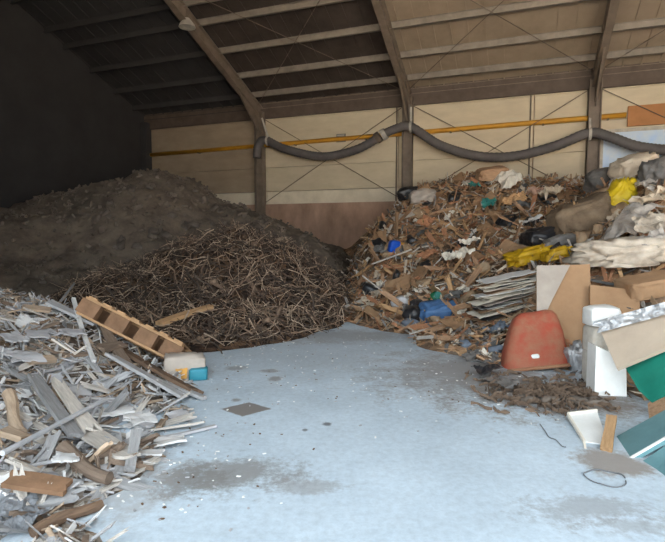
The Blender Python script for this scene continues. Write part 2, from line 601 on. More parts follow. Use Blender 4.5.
def heap_mesh(name, h, x0, x1, y0, y1, step, m, label, cat, clip=None):
    nx, ny = int((x1 - x0) / step), int((y1 - y0) / step)
    xs = np.linspace(x0, x1, nx + 1)
    ys = np.linspace(y0, y1, ny + 1)
    XX, YY = np.meshgrid(xs, ys)
    Zb = h.base(XX, YY)
    idx, v, f = {}, [], []
    keep = Zb > -0.12
    for j in range(ny + 1):
        for i in range(nx + 1):
            if keep[j, i] and (clip is None or clip(xs[i], ys[j])):
                b = Zb[j, i]
                idx[(i, j)] = len(v)
                v.append((xs[i], ys[j], max(-0.05, b + h.rough_at(xs[i], ys[j]) * min(1, max(0, b * 4 + 0.2)))))
    for j in range(ny):
        for i in range(nx):
            q = [(i, j), (i + 1, j), (i + 1, j + 1), (i, j + 1)]
            if all(k in idx for k in q):
                f.append([idx[k] for k in q])
    # skirt and underside so that the heap is a closed body
    edges = {}
    for q in f:
        for a, b in zip(q, q[1:] + q[:1]):
            edges[(a, b)] = 1
    low = {}
    for (a, b) in list(edges):
        if (b, a) not in edges:
            for k in (a, b):
                if k not in low:
                    low[k] = len(v)
                    v.append((v[k][0], v[k][1], -0.08))
            f.append([b, a, low[a], low[b]])
    o = raw(name, v, f, m, None, True)
    tag(o, label, cat, None, 'stuff')
    return o


def inside(x, y):
    """inside the building footprint: a little in front of the back wall, right of the side wall"""
    vx, vy = x - C0.x, y - C0.y
    s, d = vx * SX + vy * SY, vx * NX + vy * NY
    return 0.25 < d < 18.3 and s > -5.6


heap_mesh('timber_heap', timber, -5.2, 0.2, 1.4, 8.6, 0.05, TIMBER, 'low heap of fine broken timber and board scraps on the pale floor', 'debris heap', inside)
heap_mesh('brush_heap', brush, -5.4, 1.4, 6.6, 15.5, 0.06, BRUSH, 'brown heap of shredded branches and roots at the middle of the shed', 'brush heap', inside)
heap_mesh('soil_mound', soil, -9, 1.6, 8.6, 20, 0.09, M['earth'], 'dark grey soil mound in the gloom behind the brush heap', 'soil mound', inside)
heap_mesh('rubbish_heap', rubbish, -0.6, 9.5, 3.4, 18.4, 0.06, RUBBISH, 'tall brown heap of compacted mixed rubbish against the cream wall', 'rubbish heap', inside)


# ------------------------------------------------------------------ the building
def floor_mat():
    m = bpy.data.materials.new('dusty_concrete_floor')
    m.use_nodes = True
    N, L = m.node_tree.nodes, m.node_tree.links
    p = N['Principled BSDF']
    tc = N.new('ShaderNodeTexCoord')

    def noise(scale, detail=8, rough=0.65):
        n = N.new('ShaderNodeTexNoise')
        n.inputs['Scale'].default_value = scale
        n.inputs['Detail'].default_value = detail
        n.inputs['Roughness'].default_value = rough
        L.new(tc.outputs['Object'], n.inputs['Vector'])
        return n
    n1 = noise(0.9)
    rp = N.new('ShaderNodeValToRGB')
    rp.color_ramp.elements[0].position = 0.3
    rp.color_ramp.elements[1].position = 0.68
    rp.color_ramp.elements[0].color = lin((180, 192, 202))
    rp.color_ramp.elements[1].color = lin((202, 215, 226))
    L.new(n1.outputs['Fac'], rp.inputs['Fac'])
    col = rp.outputs[0]
    n2 = noise(20, 10, 0.75)
    r2 = N.new('ShaderNodeMapRange')
    r2.inputs['From Min'].default_value = 0.36
    r2.inputs['From Max'].default_value = 0.6
    r2.inputs['To Min'].default_value = 0.86
    r2.inputs['To Max'].default_value = 1.04
    L.new(n2.outputs['Fac'], r2.inputs['Value'])
    mm = N.new('ShaderNodeMix')
    mm.data_type = 'RGBA'
    mm.blend_type = 'MULTIPLY'
    mm.inputs['Factor'].default_value = 1
    L.new(col, mm.inputs[6])
    L.new(r2.outputs[0], mm.inputs[7])
    col = mm.outputs[2]
    nw = noise(3.2, 5, 0.6)
    sx = N.new('ShaderNodeSeparateXYZ')
    L.new(tc.outputs['Object'], sx.inputs[0])

    def math_(op, a, b=None):
        n = N.new('ShaderNodeMath')
        n.operation = op
        for i, q in enumerate((a, b)):
            if q is None:
                continue
            if isinstance(q, (int, float)):
                n.inputs[i].default_value = q
            else:
                L.new(q, n.inputs[i])
        return n.outputs[0]
    # stains and floor patches: centre, half-size, turn, colour, strength, raggedness
    stains = []

    def st(px, py, hw, hh, col_, k, rag=0.7, soft=0.5, turn=0):
        c = flr(px, py)
        a = flr(px + hw, py)
        b = flr(px, py - hh)
        stains.append((c.x, c.y, abs(a.x - c.x), abs(b.y - c.y), turn, col_, k, rag, soft))
    dirt = (134, 124, 116)
    st(228, 474, 74, 18, (134, 130, 126), 0.8, 1.1, 0.6)
    st(190, 480, 40, 14, (124, 120, 116), 0.6, 1.3, 0.5)
    st(300, 487, 50, 9, (146, 142, 140), 0.55, 1.3, 0.6)
    st(246, 409, 26, 7, (128, 120, 114), 0.95, 0.15, 0.12, -1)
    st(275, 379, 8, 3, dirt, 0.7)
    st(237, 368, 12, 3, dirt, 0.6)
    st(270, 371, 9, 2, dirt, 0.6)
    st(327, 424, 5, 2, (90, 84, 84), 0.8)
    st(305, 430, 3, 1.5, (90, 84, 84), 0.7)
    st(236, 400, 5, 2, dirt, 0.7)
    st(590, 508, 70, 14, (150, 150, 152), 0.6, 1.6, 0.7)
    st(630, 525, 40, 10, (150, 150, 152), 0.5, 1.6, 0.7)
    st(560, 396, 100, 20, (132, 120, 110), 0.9, 0.9, 0.6)
    st(470, 374, 100, 24, (142, 134, 128), 0.8, 1.0, 0.7)
    st(610, 462, 38, 14, (150, 138, 128), 0.85, 0.7, 0.4)  # plain grey-brown patch below the white laminate panel
    st(330, 336, 120, 7, (138, 130, 124), 0.5, 1.0, 0.7)
    st(120, 480, 60, 40, (164, 158, 154), 0.5, 1.0, 0.6)
    st(330, 352, 190, 22, (160, 158, 158), 0.2, 0.8, 0.8)
    for (cx, cy, rx, ry, tn, c_, k, rag, soft) in stains:
        dx = math_('DIVIDE', math_('SUBTRACT', sx.outputs[0], cx), rx)
        dy = math_('DIVIDE', math_('SUBTRACT', sx.outputs[1], cy), ry)
        r = math_('ADD', math_('ABSOLUTE', dx), math_('ABSOLUTE', dy)) if tn else math_('SQRT', math_('ADD', math_('MULTIPLY', dx, dx), math_('MULTIPLY', dy, dy)))
        r = math_('ADD', r, math_('MULTIPLY', math_('SUBTRACT', nw.outputs['Fac'], 0.5), rag * 2.0))
        r = math_('ADD', r, math_('MULTIPLY', math_('SUBTRACT', n2.outputs['Fac'], 0.5), rag * 1.6))
        mr = N.new('ShaderNodeMapRange')
        mr.interpolation_type = 'SMOOTHSTEP'
        mr.inputs['From Min'].default_value = 1 - soft
        mr.inputs['From Max'].default_value = 1 + soft * 0.4
        mr.inputs['To Min'].default_value = k
        mr.inputs['To Max'].default_value = 0
        L.new(r, mr.inputs['Value'])
        mx = N.new('ShaderNodeMix')
        mx.data_type = 'RGBA'
        L.new(mr.outputs[0], mx.inputs[0])
        L.new(col, mx.inputs[6])
        mx.inputs[7].default_value = lin(c_)
        col = mx.outputs[2]
    L.new(col, p.inputs['Base Color'])
    p.inputs['Roughness'].default_value = 0.9
    p.inputs['Specular IOR Level'].default_value = 0.2
    bp = N.new('ShaderNodeBump')
    bp.inputs['Strength'].default_value = 0.3
    bp.inputs['Distance'].default_value = 0.008
    L.new(n2.outputs['Fac'], bp.inputs['Height'])
    L.new(bp.outputs[0], p.inputs['Normal'])
    return m


SMAX = 24.0
SMIN = -5.8
v, f = bbox_pts(B, -30, 50, -20, 20, -.3, 0)
struct('floor', v, f, floor_mat(), 'pale bluish dusty concrete floor with dark damp stains')

v, f = bbox_pts(B, -40, 60, 20, 75, -.3, -0.004)  # unseen yard, added and coloured to bounce warm sunlight inside
struct('yard', v, f, mat('bounce_yard_gravel', (218, 206, 190), (198, 186, 170), 2, 0.95, 0.2, 0.0), 'unseen sandy yard added to bounce warm sunlight through the open front')

EAVE = 6.4
SL = 0.40
RIDGE = 9.0


def roofz(d):
    return EAVE + SL * (d if d < RIDGE else 2 * RIDGE - d)


v, f = bbox_pts(B, SMIN, SMAX, -0.5, -0.31, 0, 8)  # added solid backing, stops light leaking through the panel seams
struct('wall_rear_backing', v, f, M['concrete'])
# concrete push wall, white course, cream panels
v, f = bbox_pts(B, SMIN, SMAX, -0.35, 0.12, 0, 2.84)
struct('wall_plinth', v, f, M['concrete'], 'stained brown concrete lower wall behind the heaps')
mb = MB()
for s0 in np.arange(SMIN, SMAX, 6.0):
    mb.add(*bbox_pts(B, s0 + .01, s0 + 5.99, -0.3, 0.0, 2.84, 3.34))
struct('wall_back_course', mb.v, mb.f, M['cladlow'], 'pale horizontal panel course along the top of the concrete wall')
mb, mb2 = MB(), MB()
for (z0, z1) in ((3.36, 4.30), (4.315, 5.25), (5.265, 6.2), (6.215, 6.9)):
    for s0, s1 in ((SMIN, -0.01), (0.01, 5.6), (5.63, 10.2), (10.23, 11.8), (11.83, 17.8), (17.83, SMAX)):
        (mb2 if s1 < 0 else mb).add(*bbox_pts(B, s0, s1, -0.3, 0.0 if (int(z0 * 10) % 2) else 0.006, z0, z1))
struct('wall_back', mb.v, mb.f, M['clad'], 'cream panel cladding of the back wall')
struct('wall_back_end', mb2.v, mb2.f, M['clad2'], 'shade-darkened cream cladding of the last wall bay by the dark corner')
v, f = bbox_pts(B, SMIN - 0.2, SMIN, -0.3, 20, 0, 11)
struct('wall_left', v, f, M['dark'], 'side wall of the shed with shade put into its colour')
v, f = bbox_pts(B, SMAX, SMAX + 0.2, -0.3, 20, 0, 11)
struct('wall_right', v, f, M['clad2'])


def roof_piece(s0, s1, d0, d1, th=0.12):
    vv = [B(s0, d1, roofz(d1)), B(s1, d1, roofz(d1)), B(s1, d0, roofz(d0)), B(s0, d0, roofz(d0))]
    return vv + [p + Vector((0, 0, th)) for p in vv], BOXF


RUST = bpy.data.materials


def roof_mesh(s0, s1):
    """ribbed roof sheeting, thick, both slopes"""
    mb = MB()
    for d0, d1 in ((-0.4, RIDGE), (RIDGE, 18.6)):
        mb.add(*roof_piece(s0, s1, d0, d1))
    k = s0 + 0.25
    while k < s1:
        mb.add(*beam(B(k, 0, roofz(0) - .01), B(k, RIDGE, roofz(RIDGE) - .01), 0.05, 0.05))
        k += 0.5
    return mb.v, mb.f


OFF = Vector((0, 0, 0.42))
for nm, s0, s1, mm in (('ceiling', SMIN - .2, 0.0, 'dark'), ('ceiling', 0.0, 6.0, 'roof_dark'), ('ceiling', 6.0, SMAX + .2, 'roof')):  # end bay roof takes the material with painted-in shade
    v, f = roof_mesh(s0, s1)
    struct(nm, [p + OFF for p in v], f, M[mm], 'roof sheeting with shade in its dark colour over the end bay' if mm == 'dark' else 'darker roof sheeting over the second bay' if mm == 'roof_dark' else 'brownish roof sheeting over the bays above the rubbish')

COLS = [0, 6, 12, 18]
nth = ['dark steel column nearest the unlit corner', 'steel column rising behind the rubbish crest at its wall end', 'steel column between the pale blue panel and the cream wall', 'steel column beyond the frame edge']
for i, s in enumerate(COLS):
    v, f = hbeam(B(s, 0.22, 0), B(s, 0.22, EAVE + 0.1), 0.3, 0.36, 0.03, Vector((SX, SY, 0)))
    struct('column', v, f, M['steel'], nth[i])
    mb = MB()
    mb.add(*hbeam(B(s, -0.1, roofz(-0.1) + 0.0), B(s, RIDGE, roofz(RIDGE) + 0.0), 0.22, 0.42, 0.03))
    mb.add(*hbeam(B(s, RIDGE, roofz(RIDGE)), B(s, 18.4, roofz(18.4)), 0.22, 0.42, 0.03))
    # haunch
    a, b, c = B(s, 0.3, EAVE - 0.75), B(s, 0.3, EAVE + 0.05), B(s, 2.0, roofz(2.0) - 0.18)
    t = Vector((SX, SY, 0)) * 0.03
    mb.add([a - t, b - t, c - t, a + t, b + t, c + t], [(0, 1, 2), (5, 4, 3), (0, 3, 4, 1), (1, 4, 5, 2), (2, 5, 3, 0)])
    struct('rafter_beam', mb.v, mb.f, M['steel'], 'steel roof rafter rising from the ' + nth[i][:40].rsplit(' ', 1)[0] if False else 'sloping steel roof rafter above the ' + nth[i])
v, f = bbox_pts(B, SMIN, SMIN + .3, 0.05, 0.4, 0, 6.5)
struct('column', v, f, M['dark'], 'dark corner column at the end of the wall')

for k, d in enumerate((0.1, 0.8, 1.85, 3.05, 4.25, 5.0, 6.2, 7.4, 8.6)):
    z = roofz(d) + 0.30
    v, f = hbeam(B(SMIN, d, z), B(-.02, d, z), 0.09, 0.2, 0.02)  # end-bay purlins get a darker colour in place of shade
    struct('purlin_beam', v, f, M['dark'], 'roof purlin of the unlit end bay, shade put into its colour')
    v, f = hbeam(B(0, d, z), B(SMAX, d, z), 0.09, 0.2, 0.02)
    struct('purlin_beam', v, f, M['purlin'] if d > .5 else M['steel'], ('lowest roof purlin along the eave', 'second roof purlin up from the eave', 'third roof purlin up from the eave', 'fourth roof purlin up from the eave', 'fifth roof purlin up from the eave', 'sixth roof purlin up from the eave', 'seventh roof purlin up from the eave', 'eighth roof purlin up from the eave', 'ridge purlin of the roof')[k])
v, f = bbox_pts(B, SMIN, SMAX, 0.0, 0.14, EAVE - 0.15, EAVE + 0.55)
struct('eave_beam', v, f, mat('brown_fascia', (104, 90, 80), (80, 68, 60), 3, .7, .1, 0), 'dark eave beam along the top of the cream wall')

# the gusset and lamp bracket on the first rafter
p = onwall(189, 24, 4.7)
# cross bracing in the wall bays and under the roof
def rod(a, b, r, label):
    v, f = tube([a, (Vector(a) + Vector(b)) / 2, b], r, 6)
    struct('brace_beam', v, f, M['darksteel'], label)


rod(B(0.2, .16, 6.2), B(6 - .2, .16, 2.9), .013, 'thin diagonal brace falling from the corner-side column')
rod(B(0.2, .19, 2.9), B(6 - .2, .19, 6.2), .013, 'thin diagonal brace rising to the middle column')
rod(B(6.2, .16, 6.2), B(11.8, .16, 2.9), .013, 'thin diagonal brace falling behind the rubbish crest')
rod(B(6.2, .19, 2.9), B(11.8, .19, 6.2), .013, 'thin diagonal brace rising to the column by the blue panel')
rod(B(12.2, .16, 6.2), B(17.8, .16, 2.9), .013, 'thin diagonal brace falling in front of the pale blue panel')
for s in (0, 6, 12):
    rod(B(s + .1, .5, roofz(.5) + .12), B(s + 5.9, 6, roofz(6) + .12), .012, ('thin roof brace over the dark bay', 'thin roof brace over the middle bay', 'thin roof brace over the bay above the blue panel')[s // 6])
    rod(B(s + 5.9, .5, roofz(.5) + .08), B(s + .1, 6, roofz(6) + .08), .012, ('crossing roof brace over the dark bay', 'crossing roof brace over the middle bay', 'crossing roof brace over the bay above the blue panel')[s // 6])

# thin conduits on the wall
for s, lab in ((5.55, 'thin dark conduit running up the wall beside the middle column'), (10.1, 'thin dark conduit running up the wall between two columns')):
    v, f = tube([B(s, .03, 2.86), B(s, .03, 4.5), B(s, .03, 6.3)], .025, 6)
    tag(world_obj('conduit', v, f, M['darksteel']), lab, 'conduit')
# small vent
c = onwall(341, 138, 0.02)
e = empty('wall_vent', c)
e.rotation_euler = (0, 0, YAW)
tag(e, 'small square grey vent on the cream wall above the yellow pipe', 'vent')
raw('vent_frame', *box(.36, .05, .3), M['gbag'], e)
mb = MB()
for k in range(4):
    mb.add(*box(.3, .02, .04, (0, -.035, -.1 + k * .065)))
raw('vent_slats', mb.v, mb.f, M['frame'], e)

# yellow pipe and its brackets
e = empty('gas_pipe', B(4, .0, 5.2))
tag(e, 'long yellow pipe running along the cream wall behind the columns', 'pipe')


def zpipe(s):
    return 5.2 + 0.012 * s


pts = [B(s, .1, zpipe(s)) - Vector(e.location) for s in (-5.6, 0, 6, 12, 12.9)]
raw('pipe', *tube(pts, .085, 10), M['yellow'], e, True)
for s in (-3, 1.5, 4.4, 7.5, 10.5, 12.4):
    raw('pipe_bracket', *[(lambda vf: ([p - Vector(e.location) for p in vf[0]], vf[1]))(beam(B(s, .0, zpipe(s) - .09), B(s, .2, zpipe(s) - .09), .05, .03))][0], M['steel'], e)
# orange board at the edge
mb = MB()
mb.add(*bbox_pts(B, 12.95, 16.6, .02, .12, 5.0, 5.62))
o = world_obj('orange_fascia', mb.v, mb.f, M['orange'])
tag(o, 'flat orange board fixed on the wall above the pale blue panel', 'board')
# pale blue translucent panel
e = empty('window_1', B(14, 0.02, 3.4))
e['kind'] = 'structure'
e['label'] = 'pale blue wall panel beside the last column'
v, f = bbox_pts(B, 12.3, 17.0, .0, .03, 2.9, 4.85)
raw('pane', [p - Vector(e.location) for p in v], f, M['bluepanel'], e)
mb = MB()
for a in ((12.22, 17.08, .0, .06, 4.85, 4.95), (12.22, 12.3, 0, .06, 2.85, 4.85)):
    mb.add(*bbox_pts(B, *a))
raw('window_frame', [p - Vector(e.location) for p in mb.v], mb.f, M['frame'], e)

# flexible duct slung from the columns
base = B(4, .6, 5.0)
e = empty('flexible_duct', base)
tag(e, 'grey corrugated flexible hose slung in loops between the columns', 'hose')


def hosepath(pp, d):
    return spline([onwall(x, y, d) for x, y in pp], 14)


def corr(path, r):
    # resample evenly, alternate radius for the corrugation
    out, acc = [path[0]], 0
    for a, b in zip(path, path[1:]):
        L = (b - a).length
        n = max(1, int(L / 0.045))
        for i in range(1, n + 1):
            out.append(a.lerp(b, i / n))
    return out, [r * (1.0 if i % 2 else 0.9) for i in range(len(out))]


P1, R1 = corr(hosepath([(257, 158), (258, 146), (265, 140), (285, 149), (322, 156.5), (355, 150), (378, 138)], .62), .165)
raw('hose_section', [p - base for p in tube(P1, R1, 10)[0]], tube(P1, R1, 10)[1], M['hose'], e, True)
P2, R2 = corr(hosepath([(384, 134), (398, 128), (411, 127), (440, 145), (478, 156), (515, 156), (555, 146), (589, 133), (610, 137), (640, 147), (690, 152)], .62), .165)
raw('hose_section', [p - base for p in tube(P2, R2, 10)[0]], tube(P2, R2, 10)[1], M['hose'], e, True)
for (a, b) in (((376, 139), (380, 136)), ((382, 135.5), (386, 133))):
    q = [onwall(a[0], a[1], .62), onwall((a[0] + b[0]) / 2, (a[1] + b[1]) / 2, .62), onwall(b[0], b[1], .62)]
    o = raw('coupling', [p - base for p in tube(q, .2, 12)[0]], tube(q, .2, 12)[1], M['darksteel'] if a[0] < 380 else M['strap'], e)
for (tx, ty, bx, by) in ((262, 118, 268, 141), (411, 107, 411, 127), (590, 118, 590, 134)):
    a, b = onwall(tx, ty, .45), onwall(bx, by, .62)
    v, f = beam(a, b + Vector((0, 0, .14)), .07, .02, Vector((0, 1, 0)))
    o = raw('hanger_strap', [p - base for p in v], f, M['strap'], e)
    q = [b + Vector((SX, SY, 0)) * x for x in (-.04, 0, .04)]
    o = raw('strap_loop', [p - base for p in tube(q, .19, 12)[0]], tube(q, .19, 12)[1], M['strap'], o)

# bracket lamp on the dark rafter
c = onwall(187, 20, 4.9)
e = empty('bracket_lamp', c)
tag(e, 'small pale lamp on a bracket below the dark roof', 'lamp')
raw('lamp_head', *tube([(0, 0, .05), (0, 0, -.12), (0, 0, -.22)], [.08, .22, .26], 12), M['strap'], e)
raw('lamp_arm', *tube([(0, 0, 1.0), (0, 0, .4), (0, 0, .05)], .03, 8), M['steel'], e)

# ------------------------------------------------------------------ placing helpers
USED = {}


def orient(n, ang, tilt=0.0, roll=0.0):
    """quaternion: local z to n, local x turned by ang about it"""
    z = n.normalized()
    x = Vector((math.cos(ang), math.sin(ang), 0))
    x = (x - z * x.dot(z)).normalized()
    y = z.cross(x)
    m = Matrix((x, y, z)).transposed()
    m = m @ Matrix.Rotation(tilt, 3, 'Y') @ Matrix.Rotation(roll, 3, 'X')
    return m.to_quaternion()


def put(name, vf, m, px, py, label, cat, ang=0.0, tilt=0.0, roll=0.0, sink=0.0, n=None, group=None, smooth=False, flat=0.0, depth=None):
    p = hit(px, py) if depth is None else at(px, py, depth)
    if p is None:
        return None
    nn = n or normal_at(p.x, p.y)
    if depth is None and p.z > .35 and px > 330:
        sink += .09
    if flat:
        nn = nn.lerp(Vector((0, 0, 1)), flat).normalized()
    o = raw(name, vf[0], vf[1], m, None, smooth)
    finish(o, p + nn * sink, orient(nn, ang, tilt, roll))
    tag(o, label, cat, group)
    return o


def span(name, a, b, w, t, m, label, cat, lift=(0.03, 0.03), seed=1, rag=0.06, turn=0.0, round_=False, group=None, deep=None):
    """a board or stick lying from the surface at pixel a to the surface at pixel b"""
    A = hit(*a) if deep is None else at(a[0], a[1], deep[0])
    Bp = hit(*b) if deep is None else at(b[0], b[1], deep[1])
    if max(a[0], b[0]) < 140 and name != 'log':
        lift = (lift[0] + .06, lift[1] + .06)
    A = A + Vector((0, 0, lift[0]))
    Bp = Bp + Vector((0, 0, lift[1]))
    L = (Bp - A).length
    x = (Bp - A).normalized()
    c = (A + Bp) / 2
    up = normal_at(c.x, c.y)
    z = (up - x * up.dot(x)).normalized()
    y = z.cross(x)
    q = (Matrix((x, y, z)).transposed() @ Matrix.Rotation(turn, 3, 'X')).to_quaternion()
    if round_:
        r = random.Random(seed)
        wob = 0.0 if name == 'pipe' else 1.0
        pts = [(-L / 2 + L * i / 12, wob * math.sin(i * .35 + seed) * w * .25, wob * math.sin(i * .27 + seed * 2) * w * .2) for i in range(13)]
        vf = tube(pts, [w / 2 * (1 - wob * (.02 * i + r.uniform(-.05, .05))) for i in range(13)], 9)
    else:
        vf = plank_mesh(L, w, t, seed, rag)
    o = raw(name, vf[0], vf[1], m, None, False)
    finish(o, c, q)
    tag(o, label, cat, group)
    return o


def poly_board(name, pix, th, m, label, cat, m_edge=None, edge=None):
    """pix: (px, py, depth) corners of the visible face"""
    v, f, n = prism([at(*q) for q in pix], th)
    o = world_obj(name, v, f, m)
    tag(o, label, cat)
    return o


# ------------------------------------------------------------------ timber heap: named things
# pallet tipped on the heap
def pallet():
    a, b = at(76, 312, 5.72), at(173, 361, 5.62)
    x = (b - a).normalized()
    L = (b - a).length
    y = Vector((-.34, 1, -.30))
    y = (y - x * y.dot(x)).normalized()
    z = x.cross(y)
    e = empty('wooden_pallet', (a + b) / 2)
    e.rotation_mode = 'QUATERNION'
    e.rotation_quaternion = Matrix((x, y, z)).transposed().to_quaternion()
    tag(e, 'tan wooden pallet tipped on the timber heap at its dark rear edge', 'pallet')
    Wd, H = 0.78, 0.2
    k = 0
    for yy in (0, Wd / 2, Wd):
        for zz, tt in ((0.0, .026), (H, .026)):
            vf = plank_mesh(L, .12, tt, 50 + k, 0.004, 0.0)
            o = raw('runner_board', [Vector(p) + Vector((0, yy + .06, zz)) for p in vf[0]], vf[1], M['pallet'], e)
            k += 1
        for xx in (-L / 2 + .09, -L / 2 + .47, L / 2 - .42, L / 2 - .09):
            raw('spacer_block', *box(.24, .11, H - .03, (xx, yy + .06, H / 2)), M['block'], e)
    for i in range(7):
        vf = plank_mesh(Wd + .1, .11, .022, 70 + i, 0.01, 0.0)
        R = Matrix.Rotation(PI / 2, 3, 'Z')
        raw('deck_board', [R @ Vector(p) + Vector((-L / 2 + .07 + i * (L - .14) / 6, Wd / 2 + .06, H + .025)) for p in vf[0]], vf[1], M['pallet'], e)
    return e


pallet()

# printed carton / sack at the foot of the pallet
c = hit(184, 378)
e = empty('printed_carton', c + Vector((0, 0, .0)))
e.rotation_euler = (0, 0, .25)
tag(e, 'crumpled pale carton with orange and teal print at the end of the pallet', 'carton')
vf = bag_mesh(.22, .15, .17, 5, 3, .09, .08, .3)
raw('carton_body', [Vector(p) + Vector((0, 0.03, .1)) for p in vf[0]], vf[1], M['cardgrey'], e, True)
vf = bag_mesh(.10, .09, .075, 6, 3, .05, .05, .25)
o = raw('teal_end', [Vector(p) + Vector((.16, -.09, .06)) for p in vf[0]], vf[1], M['tealprint'], e, True)
o['label'] = 'teal printed end of the carton'
vf = sheet_mesh(.13, .12, 8, .01, 6, .008)
R = Matrix.Rotation(1.25, 3, 'X')
o = raw('print_band', [R @ Vector(p) + Vector((-.02, -.14, .09)) for p in vf[0]], vf[1], M['orangeprint'], e)
o['label'] = 'orange printed patch'

T = 'timber heap'
span('board', (109, 371), (186, 402), .14, .03, M['grey'], 'long grey board with a pale edge sloping down to the floor below the pallet', 'board', (.18, .05), 3, turn=-.5)
span('board', (118, 352), (199, 398), .17, .035, M['dkwood'], 'dark grey-brown board lying directly under the tipped pallet', 'board', (.06, .05), 4, turn=-.3)
span('board', (104, 340), (132, 384), .11, .03, M['dustbrown'], 'short brown board leaning between pallet and long grey board', 'board', (.10, .08), 5)
span('board', (150, 384), (207, 402), .07, .03, M['grey'], 'narrow grey batten ending on the floor beside the printed carton', 'batten', (.05, .03), 6)
span('stick', (74, 316), (95, 383), .04, .03, M['board'], 'long whitish stick standing across the heap below the pallet end', 'stick', (.16, .16), 7, .01)
span('stick', (55, 316), (75, 298), .03, .02, M['grey'], 'thin grey stick poking up at the dark edge beside the pallet', 'stick', (.02, .2), 8, .01)
span('board', (48, 313), (98, 335), .14, .03, M['grey'], 'weathered grey board running under the upper end of the pallet', 'board', (.08, .06), 9)
span('board', (22, 319), (52, 322), .10, .03, M['dusttan'], 'tan board lying flat near the crest of the timber heap', 'board', (.07, .07), 10)
span('pipe', (4, 487), (107, 419), .036, .03, M['pipe'], 'long straight pale grey pipe lying diagonally across the timber heap', 'pipe', (.15, .12), 11, round_=True)
span('board', (6, 498), (72, 506), .13, .03, M['block'], 'curled reddish brown board near the crumpled silver sheeting', 'board', (.06, .05), 12, .1)
span('log', (34, 541), (100, 508), .075, .07, M['dkwood'], 'dark rough log lying on the floor at the foot of the timber heap', 'log', (.03, .04), 13, round_=True)
span('branch', (60, 470), (112, 494), .10, .08, M['dustbrown'], 'thick broken branch with a pale cut end beside the white rag', 'branch', (.08, .05), 14, round_=True)
span('stick', (158, 444), (216, 428), .035, .02, M['gboard'], 'thin pale stick reaching out over the open floor', 'stick', (.04, .02), 15, .02)
span('stake', (130, 478), (137, 453), .07, .05, M['grey'], 'short square stake propped on end at the heap foot', 'stake', (.0, .10), 16, .02)
span('branch', (135, 456), (160, 441), .04, .04, M['dustbrown'], 'brown twig leaning on the short square stake', 'branch', (.08, .04), 17, round_=True)
span('board', (34, 390), (78, 455), .11, .03, M['grey'], 'wide weathered board sloping down above the long pale pipe', 'board', (.08, .07), 18)
span('board', (78, 440), (131, 472), .17, .02, M['pale'], 'wide pale board lying flat beyond the end of the grey pipe', 'board', (.07, .04), 19)
span('log', (5, 407), (26, 445), .10, .10, M['dusttan'], 'pale tan log with a cut end above the long pipe', 'log', (.10, .10), 20, round_=True)
span('board', (3, 447), (28, 456), .11, .04, M['dusttan'], 'tan board end just under the pale tan log', 'board', (.06, .06), 21)
span('board', (55, 395), (96, 452), .12, .02, M['pale'], 'pale splintered board crossing the upper end of the pipe', 'board', (.10, .08), 22, .15)
span('board', (118, 405), (150, 432), .09, .02, M['gboard'], 'grey flat board among white shards near the heap foot', 'board', (.05, .04), 23)
span('board', (27, 377), (56, 374), .10, .03, M['dusttan'], 'short tan offcut beside two pale broken panels', 'board', (.09, .09), 24)
span('board', (100, 366), (125, 358), .13, .03, M['dustbrown'], 'square brown offcut propped under the pallet', 'board', (.12, .10), 25)
span('board', (158, 338), (214, 319), .13, .06, M['tan'], 'tan plank lying at the foot of the brush heap', 'plank', (.20, .20), 26)
for k, (px, py, w, h, a, lab, mm) in enumerate((
    (36, 348, .26, .22, .4, 'rounded pale grey broken panel near the heap crest', 'gboard'),
    (20, 371, .3, .26, .9, 'pale broken panel just below the rounded one', 'gboard'),
    (12, 352, .24, .3, 1.2, 'grey panel shard at the frame edge of the timber heap', 'gboard'),
    (66, 480, .17, .14, .2, 'crumpled white rag beside the thick broken branch', 'board'),
    (115, 418, .36, .24, .5, 'bright white plasterboard shard below the dark boards', 'board'),
    (140, 424, .36, .24, 2.2, 'triangular white shard near the foot of the heap', 'board'),
    (100, 480, .2, .15, 1.1, 'flat grey shard on the floor beside the propped stake', 'gboard'),
    (150, 460, .2, .12, .1, 'thin white shard lying on the floor past the stake', 'board'),
    (170, 448, .26, .16, .4, 'pale flat shard on the floor under the thin pale stick', 'board'),
    (70, 345, .3, .2, .8, 'grey torn panel under the whitish stick', 'gboard'))):
    vf = sheet_mesh(w, h, 300 + k, .018, 7, .014, 4, .2)
    put('panel_shard', vf, M[mm], px, py, lab, 'panel', a, sink=.14 if px < 95 else .05, flat=.3)
for k, (px, py, w, h, a, lab) in enumerate(((16, 516, .22, .2, .4, 'crumpled silver sheeting under the reddish brown board'), (28, 530, .2, .16, 1.3, 'dull silver sheeting lowest in the corner by the dark log'), (10, 535, .16, .14, 2.2, 'small crushed silver scrap at the frame corner'))):
    put('metal_sheet', sheet_mesh(w, h, 330 + k, .035, 14, .004, 8, .12), M['dullfoil'], px, py, lab, 'sheet', a, sink=.05)

# ------------------------------------------------------------------ rubbish heap: named things
def bag(name, px, py, rx, ry, rz, m, label, cat='bag', ang=0.0, seed=1, sink=None, lump=.22, crease=.14, sub=4, roll=0.0, flat=.5, tilt=0.0, sq=.7, fold=.0):
    return put(name, bag_mesh(rx, ry, rz, seed, sub, lump, crease, sq, fold), M[m], px, py, label, cat, ang, tilt, roll, rz * .45 if sink is None else sink, smooth=True, flat=flat)


def crumple(name, px, py, w, h, m, label, cat='sheet', ang=0.0, amp=.07, seed=1, sink=.06, freq=4.5, roll=0.0, drape=.0, n=16, tilt=0.0, flat=0.0):
    return put(name, sheet_mesh(w, h, seed, amp, n, .006, freq, .14, drape), M[m], px, py, label, cat, ang, tilt, roll, sink, flat=flat)


